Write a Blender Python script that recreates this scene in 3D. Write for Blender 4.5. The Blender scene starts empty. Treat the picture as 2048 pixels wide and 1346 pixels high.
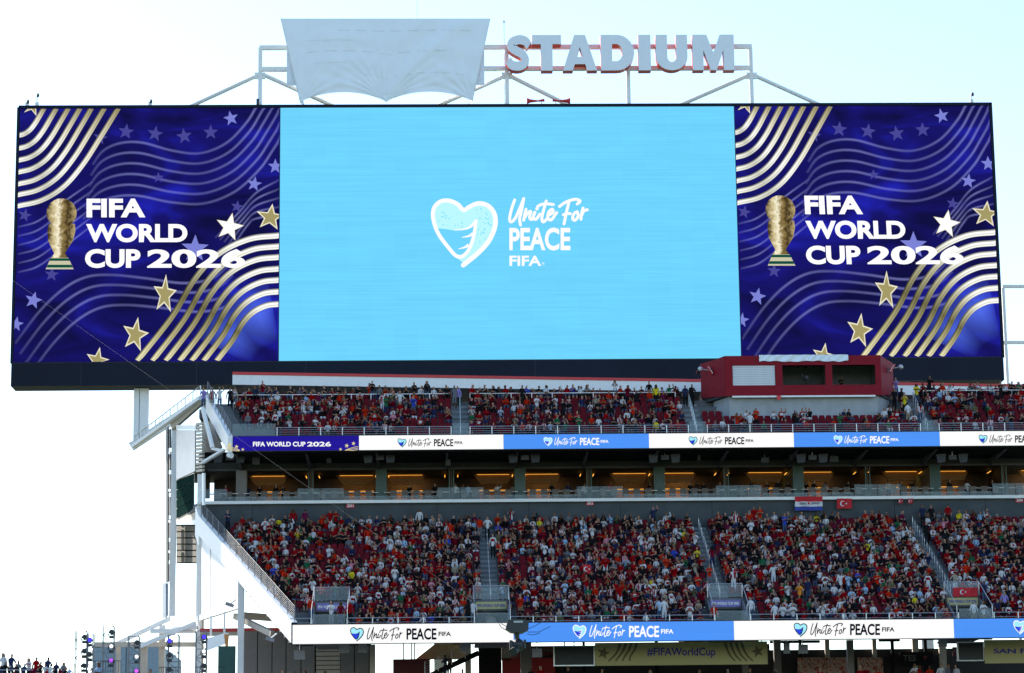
import bpy, bmesh, math, random
import numpy as np
from mathutils import Vector, Matrix
R_ = math.radians
random.seed(7)
S = bpy.context.scene
COL = S.collection

# ------------------------------------------------------------------ camera
FPX = 5100.0
PITCH, ROLL, YAW = R_(11.1596), R_(0.65676), R_(1.68456)
CZ = 1.6
Fv = np.array([math.sin(YAW)*math.cos(PITCH), math.cos(YAW)*math.cos(PITCH), math.sin(PITCH)])
R0 = np.array([math.cos(YAW), -math.sin(YAW), 0.0]); U0 = np.cross(R0, Fv)
Rv = R0*math.cos(ROLL)-U0*math.sin(ROLL); Uv = U0*math.cos(ROLL)+R0*math.sin(ROLL)
cam = bpy.data.cameras.new('camera'); camo = bpy.data.objects.new('camera', cam); COL.objects.link(camo)
cam.sensor_width = 36; cam.lens = FPX/2048*36; cam.clip_end = 20000; cam.clip_start = 0.5
camo.matrix_world = Matrix(((Rv[0], Uv[0], -Fv[0], 0), (Rv[1], Uv[1], -Fv[1], 0), (Rv[2], Uv[2], -Fv[2], CZ), (0, 0, 0, 1)))
S.camera = camo
def at(px, py, Y):
    """photo pixel -> point on the vertical plane at distance Y"""
    d = Fv*FPX+Rv*(px-1024)-Uv*(py-673); t = Y/d[1]
    return (d[0]*t, Y, d[2]*t+CZ)
def X(px, py, Y): return at(px, py, Y)[0]
def Z(py, Y, px=1024): return at(px, py, Y)[2]

# ------------------------------------------------------------------ light
EXP = 1.1
SUN_AZ, SUN_EL = R_(-40), R_(30)
w = bpy.data.worlds.new('World'); S.world = w; w.use_nodes = True
nt = w.node_tree; bg = nt.nodes['Background']
sky = nt.nodes.new('ShaderNodeTexSky'); sky.sky_type = 'NISHITA'; sky.sun_disc = False
sky.sun_elevation = SUN_EL; sky.sun_rotation = SUN_AZ; sky.air_density = 1.0; sky.dust_density = 0.3; sky.ozone_density = 2.0
nt.links.new(sky.outputs[0], bg.inputs[0]); bg.inputs[1].default_value = 0.15
sd = Vector((math.sin(SUN_AZ)*math.cos(SUN_EL), math.cos(SUN_AZ)*math.cos(SUN_EL), math.sin(SUN_EL)))
sl = bpy.data.lights.new('sun', 'SUN'); sl.energy = 5.0; sl.angle = R_(0.5); sl.color = (1, .93, .82)
so = bpy.data.objects.new('sun', sl); COL.objects.link(so); so.location = (-100, 100, 120)
so.rotation_euler = sd.to_track_quat('Z', 'Y').to_euler()
vs = S.view_settings; vs.view_transform = 'Standard'; vs.look = 'None'; vs.exposure = EXP; vs.gamma = 1; vs.use_curve_mapping = False
S.render.engine = 'CYCLES'

# ------------------------------------------------------------------ materials
def s2l(c):
    return tuple((v/12.92 if v <= .04045 else ((v+.055)/1.055)**2.4) for v in [k/255 for k in c])
MATS = {}
def mat(name, col, rough=.6, metal=0, var=.12, scale=3.0, bump=0.0, alpha=1.0, spec=.5, trans=0.0):
    if name in MATS: return MATS[name]
    m = bpy.data.materials.new(name); m.use_nodes = True; t = m.node_tree; b = t.nodes['Principled BSDF']
    b.inputs['Roughness'].default_value = rough; b.inputs['Metallic'].default_value = metal
    b.inputs['Specular IOR Level'].default_value = spec
    tc = t.nodes.new('ShaderNodeTexCoord'); n = t.nodes.new('ShaderNodeTexNoise'); n.inputs['Scale'].default_value = scale; n.inputs['Detail'].default_value = 6
    t.links.new(tc.outputs['Object'], n.inputs['Vector'])
    r = t.nodes.new('ShaderNodeMapRange'); r.inputs[1].default_value = .3; r.inputs[2].default_value = .7
    r.inputs[3].default_value = 1-var; r.inputs[4].default_value = 1+var; t.links.new(n.outputs[0], r.inputs[0])
    mx = t.nodes.new('ShaderNodeVectorMath'); mx.operation = 'SCALE'; mx.inputs[0].default_value = col; t.links.new(r.outputs[0], mx.inputs['Scale'])
    t.links.new(mx.outputs[0], b.inputs['Base Color'])
    if bump:
        bp = t.nodes.new('ShaderNodeBump'); bp.inputs['Strength'].default_value = bump; bp.inputs['Distance'].default_value = .05
        t.links.new(n.outputs[0], bp.inputs['Height']); t.links.new(bp.outputs[0], b.inputs['Normal'])
    if alpha < 1: b.inputs['Alpha'].default_value = alpha
    if trans: b.inputs['Transmission Weight'].default_value = trans
    MATS[name] = m; return m
def emis(name, srgb, k=1.0, lines=0.0, alpha=None):
    """LED light: the colour the display shows; soft = fades to the sides of a band"""
    if name in MATS: return MATS[name]
    m = bpy.data.materials.new(name); m.use_nodes = True; t = m.node_tree; t.nodes.clear()
    o = t.nodes.new('ShaderNodeOutputMaterial'); e = t.nodes.new('ShaderNodeEmission')
    c = [v*k/2**EXP for v in s2l(srgb)]
    e.inputs[0].default_value = (*c, 1); src = e.outputs[0]
    if lines:
        tc = t.nodes.new('ShaderNodeTexCoord'); mp = t.nodes.new('ShaderNodeMapping'); mp.inputs['Scale'].default_value = (.05, 1, 3.2)
        n = t.nodes.new('ShaderNodeTexNoise'); n.inputs['Scale'].default_value = 2.0; n.inputs['Detail'].default_value = 3
        t.links.new(tc.outputs['Object'], mp.inputs[0]); t.links.new(mp.outputs[0], n.inputs['Vector'])
        r = t.nodes.new('ShaderNodeMapRange'); r.inputs[1].default_value = .25; r.inputs[2].default_value = .75
        r.inputs[3].default_value = 1-lines; r.inputs[4].default_value = 1+lines; t.links.new(n.outputs[0], r.inputs[0])
        sn = t.nodes.new('ShaderNodeVectorMath'); sn.operation = 'SNAP'; sn.inputs[1].default_value = (1.92, 50, 1.08); t.links.new(tc.outputs['Object'], sn.inputs[0])
        wn = t.nodes.new('ShaderNodeTexWhiteNoise'); t.links.new(sn.outputs[0], wn.inputs['Vector']); r2 = t.nodes.new('ShaderNodeMapRange'); r2.inputs[3].default_value = .988; r2.inputs[4].default_value = 1.012; t.links.new(wn.outputs['Value'], r2.inputs[0])
        mu = t.nodes.new('ShaderNodeMath'); mu.operation = 'MULTIPLY'; t.links.new(r.outputs[0], mu.inputs[0]); t.links.new(r2.outputs[0], mu.inputs[1]); t.links.new(mu.outputs[0], e.inputs[1])
    if alpha is not None:
        uv = t.nodes.new('ShaderNodeUVMap'); sp = t.nodes.new('ShaderNodeSeparateXYZ'); t.links.new(uv.outputs[0], sp.inputs[0])
        rp = t.nodes.new('ShaderNodeValToRGB'); el = rp.color_ramp.elements
        el[0].position = 0; el[0].color = (0, 0, 0, 1); el[1].position = 1; el[1].color = (0, 0, 0, 1); q = el.new(.5); q.color = (alpha,)*3+(1,)
        t.links.new(sp.outputs[1], rp.inputs[0])
        tr = t.nodes.new('ShaderNodeBsdfTransparent'); ms = t.nodes.new('ShaderNodeMixShader')
        rp2 = t.nodes.new('ShaderNodeValToRGB'); el = rp2.color_ramp.elements
        el[0].color = (.25,)*3+(1,); el[1].color = (.3,)*3+(1,)
        for p_, v_ in ((.3, .9), (.5, .5), (.75, 1.0)): q = el.new(p_); q.color = (v_,)*3+(1,)
        t.links.new(sp.outputs[0], rp2.inputs[0])
        mu = t.nodes.new('ShaderNodeMath'); mu.operation = 'MULTIPLY'; t.links.new(rp.outputs[0], mu.inputs[0]); t.links.new(rp2.outputs[0], mu.inputs[1])
        t.links.new(mu.outputs[0], ms.inputs[0]); t.links.new(tr.outputs[0], ms.inputs[1]); t.links.new(src, ms.inputs[2]); src = ms.outputs[0]
    t.links.new(src, o.inputs[0]); MATS[name] = m; return m
def gold_mat(name, along):
    m = bpy.data.materials.new(name); m.use_nodes = True; t = m.node_tree; t.nodes.clear()
    o = t.nodes.new('ShaderNodeOutputMaterial'); e = t.nodes.new('ShaderNodeEmission'); e.inputs[1].default_value = 1/2**EXP
    uv = t.nodes.new('ShaderNodeUVMap'); sp = t.nodes.new('ShaderNodeSeparateXYZ'); t.links.new(uv.outputs[0], sp.inputs[0])
    ra = t.nodes.new('ShaderNodeValToRGB'); el = ra.color_ramp.elements
    el[0].position = along[0][0]; el[0].color = (*s2l(along[0][1]), 1); el[1].position = along[-1][0]; el[1].color = (*s2l(along[-1][1]), 1)
    for p_, c_ in along[1:-1]: q = el.new(p_); q.color = (*s2l(c_), 1)
    t.links.new(sp.outputs[0], ra.inputs[0])
    rb = t.nodes.new('ShaderNodeValToRGB'); el = rb.color_ramp.elements
    el[0].position = 0; el[0].color = (.25,)*3+(1,); el[1].position = 1; el[1].color = (.12,)*3+(1,)
    for p_, v_ in ((.14, 1.25), (.3, .7), (.62, 1.25), (.85, .45)): q = el.new(p_); q.color = (v_,)*3+(1,)
    t.links.new(sp.outputs[1], rb.inputs[0])
    mx = t.nodes.new('ShaderNodeMix'); mx.data_type = 'RGBA'; mx.blend_type = 'MULTIPLY'; mx.inputs[0].default_value = 1
    t.links.new(ra.outputs[0], mx.inputs[6]); t.links.new(rb.outputs[0], mx.inputs[7]); t.links.new(mx.outputs[2], e.inputs[0]); t.links.new(e.outputs[0], o.inputs[0])
    MATS[name] = m; return m
def col_mat(name):
    m = bpy.data.materials.new(name); m.use_nodes = True; t = m.node_tree; b = t.nodes['Principled BSDF']; b.inputs['Roughness'].default_value = .95; b.inputs['Specular IOR Level'].default_value = .02
    a = t.nodes.new('ShaderNodeAttribute'); a.attribute_name = 'tint'; t.links.new(a.outputs['Color'], b.inputs['Base Color']); MATS[name] = m; return m

WHITE = mat('white_paint', (.78, .78, .77), .45, var=.04)
RAILM = mat('dull_rail_steel', (.22, .22, .23), .6, .2, var=.1)
STEEL = mat('galvanised_steel', (.55, .56, .57), .35, .7, var=.08)
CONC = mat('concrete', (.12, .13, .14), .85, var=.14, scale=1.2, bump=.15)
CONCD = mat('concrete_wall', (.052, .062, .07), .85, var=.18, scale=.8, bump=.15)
BLACK = mat('black_cabinet', (.012, .014, .02), .5, var=.2)
NAVY = mat('navy_sheet_metal', (.006, .010, .022), .6, var=.15, scale=.4, spec=.15)
REDP = mat('red_paint', (.22, .004, .014), .55, var=.08, spec=.15)
REDB = mat('bright_red_paint', (.55, .02, .025), .45, var=.06)
SEATM = mat('red_seat_plastic', (.125, .002, .009), .55, var=.2, spec=.1)
BEIGE = mat('beige_cladding', (.46, .40, .33), .7, var=.08)
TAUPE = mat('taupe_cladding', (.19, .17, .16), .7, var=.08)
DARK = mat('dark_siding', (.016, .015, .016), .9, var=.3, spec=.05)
GLASS = mat('balustrade_glass', (.40, .52, .56), .05, var=.02, alpha=.14)
DGLASS = mat('dark_window_glass', (.012, .03, .026), .5, var=.3, spec=0.0)
TEAL = mat('ribbed_teal_metal', (.07, .11, .10), .5, .2)
WOOD = mat('suite_wood', (.36, .15, .03), .55, var=.2, scale=5)
TARP = mat('sky_tinted_tarpaulin', (.80, .85, .90), .6, var=.02, scale=1.5, bump=.05)  # white cloth, the blue skylight of the shade tinted into its colour
CHAIR = mat('taupe_chair_vinyl', (.12, .095, .08), .6)
COUNTER = mat('white_counter', (.7, .7, .7), .4)
PERSON = col_mat('cloth_and_skin')

# ------------------------------------------------------------------ builders
LOC = {}
def wloc(p): return LOC.get(p.name, Vector((0, 0, 0))) if p else Vector((0, 0, 0))
def tag(o, label=None, cat=None, group=None, kind=None):
    if label: o['label'] = label
    if cat: o['category'] = cat
    if group: o['group'] = group
    if kind: o['kind'] = kind
    return o
def thing(name, label, cat, loc=(0, 0, 0), group=None):
    o = bpy.data.objects.new(name, None); COL.objects.link(o); o.location = loc; o.empty_display_size = .3
    LOC[o.name] = Vector(loc); return tag(o, label, cat, group)
def link(name, me, parent=None, loc=None):
    o = bpy.data.objects.new(name, me); COL.objects.link(o)
    if parent: o.parent = parent
    if loc is not None: o.location = Vector(loc)-wloc(parent)
    LOC[o.name] = Vector(loc) if loc is not None else wloc(parent)
    return o
class MB:
    def __init__(s): s.v = []; s.f = []; s.uv = {}
    def add(s, vs_, fs):
        b = len(s.v); s.v += [tuple(p) for p in vs_]; s.f += [tuple(b+i for i in f) for f in fs]; return s
    def box(s, x0, x1, y0, y1, z0, z1):
        if x0 > x1: x0, x1 = x1, x0
        if y0 > y1: y0, y1 = y1, y0
        if z0 > z1: z0, z1 = z1, z0
        return s.add([(x0, y0, z0), (x1, y0, z0), (x1, y1, z0), (x0, y1, z0), (x0, y0, z1), (x1, y0, z1), (x1, y1, z1), (x0, y1, z1)],
              [(0, 3, 2, 1), (4, 5, 6, 7), (0, 1, 5, 4), (1, 2, 6, 5), (2, 3, 7, 6), (3, 0, 4, 7)])
    def beam(s, p, q, w=.1, h=.1, up=(0, 0, 1)):
        p, q = Vector(p), Vector(q); d = (q-p).normalized(); u = Vector(up)
        if abs(d.dot(u)) > .98: u = Vector((0, 1, 0))
        a = d.cross(u).normalized(); b = a.cross(d)
        vs_ = [c+a*sx*w/2+b*sz*h/2 for c in (p, q) for sx, sz in ((-1, -1), (1, -1), (1, 1), (-1, 1))]
        return s.add(vs_, [(0, 3, 2, 1), (4, 5, 6, 7), (0, 1, 5, 4), (1, 2, 6, 5), (2, 3, 7, 6), (3, 0, 4, 7)])
    def tube(s, p, q, r=.05, n=8, r2=None):
        p, q = Vector(p), Vector(q); d = (q-p).normalized(); u = Vector((0, 0, 1)) if abs(d.z) < .95 else Vector((1, 0, 0))
        a = d.cross(u).normalized(); b = a.cross(d); r2 = r if r2 is None else r2
        vs_ = [c+(a*math.cos(k*2*math.pi/n)+b*math.sin(k*2*math.pi/n))*rr for c, rr in ((p, r), (q, r2)) for k in range(n)]
        return s.add(vs_, [(k, (k+1) % n, n+(k+1) % n, n+k) for k in range(n)]+[tuple(range(n-1, -1, -1)), tuple(range(n, 2*n))])
    def path(s, pts, r, n=6):
        for a, b in zip(pts, pts[1:]): s.tube(a, b, r, n)
        return s
    def prism(s, poly, ax, t0, t1):
        """extrude a polygon given in the two other axes along axis ax"""
        n = len(poly)
        def P(c, t): return {'x': (t, c[0], c[1]), 'y': (c[0], t, c[1]), 'z': (c[0], c[1], t)}[ax]
        return s.add([P(c, t0) for c in poly]+[P(c, t1) for c in poly],
                     [tuple(range(n-1, -1, -1)), tuple(range(n, 2*n))]+[(i, (i+1) % n, n+(i+1) % n, n+i) for i in range(n)])
    def ball(s, c, r, n=10, m=6, sz=1.0):
        vs_ = []; fs = []
        for j in range(m+1):
            th = math.pi*j/m
            for i in range(n): ph = 2*math.pi*i/n; vs_.append((c[0]+r*math.sin(th)*math.cos(ph), c[1]+r*math.sin(th)*math.sin(ph), c[2]+r*sz*math.cos(th)))
        for j in range(m):
            for i in range(n): fs.append((j*n+i, (j+1)*n+i, (j+1)*n+(i+1) % n, j*n+(i+1) % n))
        return s.add(vs_, fs)
    def mesh(s, name, m, off=(0, 0, 0), fix=True):
        me = bpy.data.meshes.new(name); o = Vector(off)
        me.from_pydata([Vector(v)-o for v in s.v], [], s.f)
        if fix:
            bm = bmesh.new(); bm.from_mesh(me); bmesh.ops.recalc_face_normals(bm, faces=bm.faces); bm.to_mesh(me); bm.free()
        if m: me.materials.append(m)
        return me
    def build(s, name, m, parent=None, label=None, cat=None, group=None, kind=None, base=True):
        vs_ = np.array(s.v); lo, hi = vs_.min(0), vs_.max(0)
        c = ((lo[0]+hi[0])/2, (lo[1]+hi[1])/2, lo[2])
        o = link(name, s.mesh(name, m, c), parent, c)
        return tag(o, label, cat, group, kind)
def box_px(x0, x1, y0, y1, Y, d):
    """box whose front face covers the given photo rectangle on plane Y, d metres deep"""
    cx, cy = (x0+x1)/2, (y0+y1)/2
    return MB().box(X(x0, cy, Y), X(x1, cy, Y), Y, Y+d, Z(y1, Y, cx), Z(y0, Y, cx))

# flat drawings -------------------------------------------------------------
def smooth(pts, n=8):
    p = [np.array(a, float) for a in pts]; p = [2*p[0]-p[1]]+p+[2*p[-1]-p[-2]]; out = []
    for i in range(1, len(p)-2):
        for k in range(n):
            t = k/n; out.append(.5*((2*p[i])+(p[i+1]-p[i-1])*t+(2*p[i-1]-5*p[i]+4*p[i+1]-p[i+2])*t*t+(3*p[i]-p[i-1]-3*p[i+1]+p[i+2])*t**3))
    out.append(p[-2]); return out
def clip_poly(poly, rc):
    x0, x1, y0, y1 = rc
    for ax, lim, sg in ((0, x0, 1), (0, x1, -1), (1, y0, 1), (1, y1, -1)):
        out = []
        for i in range(len(poly)):
            a, b = poly[i-1], poly[i]; ia = sg*(a[ax]-lim) >= 0; ib = sg*(b[ax]-lim) >= 0
            if ia != ib:
                t = (lim-a[ax])/(b[ax]-a[ax]); out.append((a[0]+(b[0]-a[0])*t, a[1]+(b[1]-a[1])*t))
            if ib: out.append(tuple(b))
        poly = out
        if not poly: return []
    return poly
class Art:
    """flat print on a display: 2D shapes mapped by fn(u,v)->(X,Z) on the plane Y"""
    def __init__(s, fn, Y, rc=None): s.fn = fn; s.Y = Y; s.rc = rc; s.v = []; s.f = []; s.uv = []
    def poly(s, pts, dy=0):
        if s.rc: pts = clip_poly([tuple(p) for p in pts], s.rc)
        if len(pts) < 3: return s
        b = len(s.v)
        for p in pts: x, z = s.fn(*p); s.v.append((x, s.Y-dy, z)); s.uv.append((.5, .5))
        s.f.append(tuple(range(b, b+len(pts)))); return s
    def band(s, pts, w, n=8, cap=False, w1=None, taper=False):
        c = smooth(pts, n) if n > 1 else [np.array(p, float) for p in pts]; m = len(c); b = len(s.v); w1 = w if w1 is None else w1
        for i in range(m):
            d = c[min(i+1, m-1)]-c[max(i-1, 0)]; d = d/(np.linalg.norm(d)+1e-9); nn = np.array((-d[1], d[0])); ww = (w+(w1-w)*i/(m-1))/2
            if taper: ww *= min(1, .25+3*min(i, m-1-i)/(m-1))
            for k, sg in ((0, -1), (1, 1)):
                q = c[i]+nn*ww*sg
                if s.rc: q = np.array((min(max(q[0], s.rc[0]), s.rc[1]), min(max(q[1], s.rc[2]), s.rc[3])))
                x, z = s.fn(*q); s.v.append((x, s.Y, z)); s.uv.append((i/(m-1), k))
        s.f += [(b+2*i, b+2*i+1, b+2*i+3, b+2*i+2) for i in range(m-1)]
        if cap:
            for q, ww in ((c[0], w), (c[-1], w1)): s.disc(q, ww/2)
        return s
    def disc(s, q, r, n=10):
        return s.poly([(q[0]+r*math.cos(k*2*math.pi/n), q[1]+r*math.sin(k*2*math.pi/n)) for k in range(n)])
    def stars(s, lst, name, m, parent):
        for q in lst: Art(s.fn, s.Y, s.rc).star(*q).build(name, m, parent)
    def star(s, cx, cy, r, rot=0, sx=1.0, sy=1.0, inner=.42):
        pts = []
        for k in range(10):
            a = math.radians(rot-90+36*k); rr = r if k % 2 == 0 else r*inner; pts.append((cx+rr*math.cos(a)*sx, cy+rr*math.sin(a)*sy))
        pts = clip_poly(pts, s.rc) if s.rc else pts
        if len(pts) < 3: return s
        # fan triangulated later by tessellation of the ngon
        b = len(s.v)
        for p in pts: x, z = s.fn(*p); s.v.append((x, s.Y, z)); s.uv.append((.5+(p[0]-cx)/r/2, .5+(p[1]-cy)/r/2))
        s.f.append(tuple(range(b, b+len(pts)))); return s
    def build(s, name, m, parent):
        if not s.v: return None
        lo = np.array(s.v).min(0); me = bpy.data.meshes.new(name); o = Vector(lo)
        me.from_pydata([Vector(v)-o for v in s.v], [], s.f); ul = me.uv_layers.new(name='UVMap')
        for lp in me.loops: ul.data[lp.index].uv = s.uv[lp.vertex_index]
        me.materials.append(m); return link(name, me, parent, lo)
TXT = {}
def text_geo(body, weight, extrude=0.0):
    key = (body, weight, extrude)
    if key in TXT: return TXT[key]
    cu = bpy.data.curves.new('lettering', 'FONT'); cu.body = body; cu.size = 1; cu.offset = weight; cu.extrude = extrude; cu.resolution_u = 5
    ob = bpy.data.objects.new('lettering', cu); COL.objects.link(ob); dg = bpy.context.evaluated_depsgraph_get(); me = ob.evaluated_get(dg).to_mesh()
    v = np.array([p.co[:] for p in me.vertices]); f = [tuple(p.vertices) for p in me.polygons]
    ob.evaluated_get(dg).to_mesh_clear(); bpy.data.objects.remove(ob); bpy.data.curves.remove(cu)
    v[:, :2] -= v[:, :2].min(0); v[:, :2] /= v[:, :2].max(0); TXT[key] = (v, f); return v, f
def text_on(body, rect, fn, Y, m, parent, weight=.03, name='lettering', slant=0.0):
    """lettering fitted to the rectangle (u0,u1,vtop,vbottom) of a display"""
    v, f = text_geo(body, weight); u0, u1, v0, v1 = rect; vs_ = []
    for p in v: x, z = fn(u0+(u1-u0)*p[0]+slant*p[1]*(u1-u0), v1+(v0-v1)*p[1]); vs_.append((x, Y, z))
    b = MB(); b.add(vs_, f); lo = np.array(vs_).min(0); return link(name, b.mesh(name, m, lo, False), parent, lo)

# ------------------------------------------------------------------ ground
MB().add([(-6000, -3000, 0), (6000, -3000, 0), (6000, 9000, 0), (-6000, 9000, 0)], [(0, 1, 2, 3)]).build('ground', mat('grass_and_dust', (.09, .11, .05), .9, var=.3, scale=.02), kind='structure')
MB().add([(-45, 10, .004), (50, 10, .004), (50, 118, .004), (-45, 118, .004)], [(0, 1, 2, 3)]).build('pitch', mat('pitch_turf', (.05, .12, .03), .9, var=.2, scale=.5), kind='structure')
CF = 11.1   # concourse level
MB().prism([(126, 0), (126, 1.0), (168, CF), (200, CF), (200, CF-.6), (172, CF-.6), (134, 0)], 'x', -48, 62).build('concourse_floor', CONC, kind='structure')

# ------------------------------------------------------------------ lower deck
XR = 47.0
RUN, NLOW, NUP = .87, 22, 9
def lz(r): return 15.25+.424*r
def ly(r): return 171.0+RUN*r
def xl(Y): return -9.75-.41*(Y-170)
AISL = [3.5, 19.4, 35.5]; VOM = [-7.4, 3.5, 19.6, 36.0]
def uz(r): return 30.85+.52*r
def uy(r): return 187.0+RUN*r
def xu(Y): return -15.5-.30*(Y-186)
AISU = [1.6, 19.2, 36.5]

low = thing('lower_grandstand', 'middle grandstand tier packed with fans between the two long display strips', 'grandstand', (15, 170.6, CF))
def step_piece(parent, x0f, x0b, x1, y, z, th=.55, d=RUN):
    b = MB(); b.prism([(x0f, y), (x1, y), (x1, y+d-.004), (x0b, y+d-.004)], 'z', z-th, z); return b.build('step', CONC, parent)
for r in range(NLOW):
    y, z = ly(r), lz(r); cuts = [(v-1.25, v+1.25) for v in VOM] if r < 5 else []
    xs = xl(y)+.36; first = True
    for a, b_ in cuts+[(XR, XR)]:
        step_piece(low, xs, xs-.41*RUN if first else xs, a, y, z); xs = b_; first = False
# side beam along the open end, with railing
def end_beam(parent, A, B, h, t, name='end_beam'):
    (xa, ya, za), (xb, yb, zb) = A, B; b = MB()
    b.add([(xa, ya, za-h), (xa, ya, za), (xb, yb, zb), (xb, yb, zb-h), (xa+t, ya, za-h), (xa+t, ya, za), (xb+t, yb, zb), (xb+t, yb, zb-h)],
          [(0, 1, 2, 3), (7, 6, 5, 4), (0, 4, 5, 1), (1, 5, 6, 2), (2, 6, 7, 3), (3, 7, 4, 0)]); return b.build(name, WHITE, parent)
EA = (xl(170.2), 170.2, 15.95); EB = (xl(190), 190, 25.55)
end_beam(low, EA, EB, 1.45, .34)
end_beam(low, EB, (xl(190.9), 190.9, 26.4), 2.2, .34)
MB().prism([(xl(170.25)-.02, 170.05), (xl(170.25)+.36, 170.05), (xl(170.25)+.36, 170.19), (xl(170.25)-.02, 170.19)], 'z', 14.4, 15.9).build('end_cap', NAVY, low)
def railing(name, label, pts, h, nrail, npost, m, mid=.02, post=.035, group='stair railings'):
    """posts and parallel rails along a line of points (one straight run)"""
    A, B = Vector(pts[0]), Vector(pts[1]); t = thing(name, label, 'railing', tuple((A+B)/2), group)
    for k in range(npost):
        p = A.lerp(B, k/(npost-1)); MB().beam(p, p+Vector((0, 0, h)), post*2, post*2).build('post', m, t)
    for k in range(nrail):
        o = Vector((0, 0, h*(1-k/nrail*.86))); MB().tube(A+o, B+o, mid*(1.5 if k == 0 else 1), 6).build('rail', m, t)
    return t
railing('stair_railing', 'long pale metal railing climbing the sunlit white beam of the middle tier', [(EA[0]+.17, EA[1]+.1, EA[2]), (EB[0]+.17, EB[1], EB[2])], 1.05, 6, 16, RAILM, .011, .03)
# rear wall of the tier and suite ledge
WY = 190.35
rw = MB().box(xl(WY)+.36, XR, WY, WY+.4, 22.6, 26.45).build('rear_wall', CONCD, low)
for k in range(9):
    x = -14+k*6.9
    MB().box(x, x+.025, WY-.012, WY-.002, 24.2, 26.4).build('wall_joint', DARK, low)
MB().box(xl(WY), XR, WY-.35, WY+.6, 26.455, 26.68).build('ledge', WHITE, low)
MB().box(xl(171)+.4, XR, 171.05, 171.25, 14.5, 15.2).build('front_wall', CONCD, low)
# raking supports below the tier
for k, x in enumerate((-9.3, 3.5, 15.5, 27.5, 39.5)):
    MB().prism([(174, 15.6), (174, 14.95), (190.5, 22.2), (190.5, 23.6)], 'x', x-.3, x+.3).build('raker_beam', BEIGE, low)
FLAGRED = mat('red_sign', (.45, .012, .03), .5)
PRW = mat('white_lettering', (.8, .8, .8), .5, var=.01)
def plate(px0, px1, py0, py1, Y, body, m, name, label, cat, tm, wt=.03, fill=(.12, .88, .2, .8), group=None):
    t = thing(name, label, cat, at((px0+px1)/2, py1, Y), group); box_px(px0, px1, py0, py1, Y, .04).build('plate', m, t)
    def fn(u, v): p = at(u, v, Y-.008); return p[0], p[2]
    w_, h_ = px1-px0, py1-py0
    text_on(body, (px0+w_*fill[0], px0+w_*fill[1], py0+h_*fill[2], py0+h_*fill[3]), fn, Y-.008, tm, t, wt); return t
for a, b_, c, d, s in ((692, 709, 1006, 1016, '201'), (1172, 1188, 1001, 1011, '202'), (2031, 2047, 995, 1005, '204')):
    plate(a, b_, c, d, WY-.07, s, FLAGRED, 'section_sign', {'201': 'small red section sign reading 201, leftmost on the grey wall', '202': 'small red section sign reading 202, above the middle of the tier', '204': 'small red section sign reading 204, cut by the right edge'}[s], 'sign', PRW, .02, group='section signs')

# portals -------------------------------------------------------------------
GOLDP = mat('gold_print', (.42, .38, .16), .5, var=.05); NAVYP = mat('navy_print', (.02, .015, .26), .5, var=.05)
for i, v in enumerate(VOM):
    nm = ['nearest the left end rail', 'below the first stairway', 'below the second stairway', 'below the third stairway'][i]
    t = thing('stair_portal', 'walled stair portal with glass guard in the middle tier, '+nm, 'portal', (v, 172.5, 14.9), 'portals of the middle tier')
    for sx in (-1, 1):
        b = MB(); x = v+sx*1.2
        b.prism([(171.1, 14.75), (171.1, 15.7), (175.3, 17.7), (175.3, 14.75)], 'x', x-.07, x+.07); b.build('side_wall', CONC, t)
        g = MB(); g.tube((x, 171.2, 15.75), (x, 171.2, 16.75), .03); g.tube((x, 175.2, 17.75), (x, 175.2, 18.75), .03); g.tube((x, 171.2, 16.75), (x, 175.2, 18.75), .03); g.build('guard_rail', STEEL, t)
    MB().box(v-1.12, v+1.12, 171.06, 179, 14.75, 14.9).build('landing', CONC, t)
    MB().box(v-2.6, v+2.6, 178, 178.2, 14.95, 17.6).build('inner_wall', DARK, t)
    MB().box(v-1.12, v+1.12, 175.0, 175.25, 17.0, 17.72).build('header', CONC, t)
    hd = MB().box(v-1.05, v+1.05, 174.93, 174.99, 17.1, 17.6).build('sign_panel', GOLDP if i in (1, 3) else mat('lilac_banner', (.16, .14, .38), .5), t)
    def fn(u, vv): return u, vv
    text_on('FIFA WORLD CUP 2026', (v-.95, v+.95, 17.45, 17.25), fn, 174.92, NAVYP if i in (1, 3) else PRW, hd, .03)
    MB().box(v-1.15, v+1.15, 175.0, 175.02, 17.8, 18.65).build('glass_guard', GLASS, t)
    g = MB(); g.tube((v-1.2, 175.05, 18.7), (v+1.2, 175.05, 18.7), .03); g.build('top_rail', STEEL, t)
    MB().box(v-1.1, v+1.1, 170.98, 171.0, 15.76, 16.5).build('front_glass', GLASS, t)

def aisle(parent, x, y0, z0, n, rise, wd=1.15):
    b = MB()
    for k in range(2*n):
        yy = y0+k*RUN/2; zz = z0+(k+1)*rise/2; b.box(x-wd/2, x+wd/2, yy+.006, yy+RUN/2+.006, zz-.5, zz+.004)
    return b.build('aisle_stair', mat('aisle_concrete', (.18, .205, .22), .8, var=.12, scale=1.5), parent)
for i, x in enumerate(AISL):
    aisle(low, x, ly(5), lz(5)-.21, NLOW-5, .424)
    t = thing('aisle_handrail', 'centre handrail on the %s stairway of the middle tier' % ('first', 'second', 'third')[i], 'handrail', (x, ly(13), lz(13)), 'aisle handrails of the middle tier')
    for k in range(6, NLOW, 1 if i else 2):
        b = MB(); b.tube((x, ly(k)+.3, lz(k)), (x, ly(k)+.3, lz(k)+.92), .025, 6)
        b.tube((x, ly(k)+.1, lz(k)+.82), (x, ly(k)+.6 if i else ly(k)+1.5, lz(k)+(1.06 if i else 1.5)), .028, 6); b.build('rail_section', STEEL, t)
lst = MB()
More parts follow.
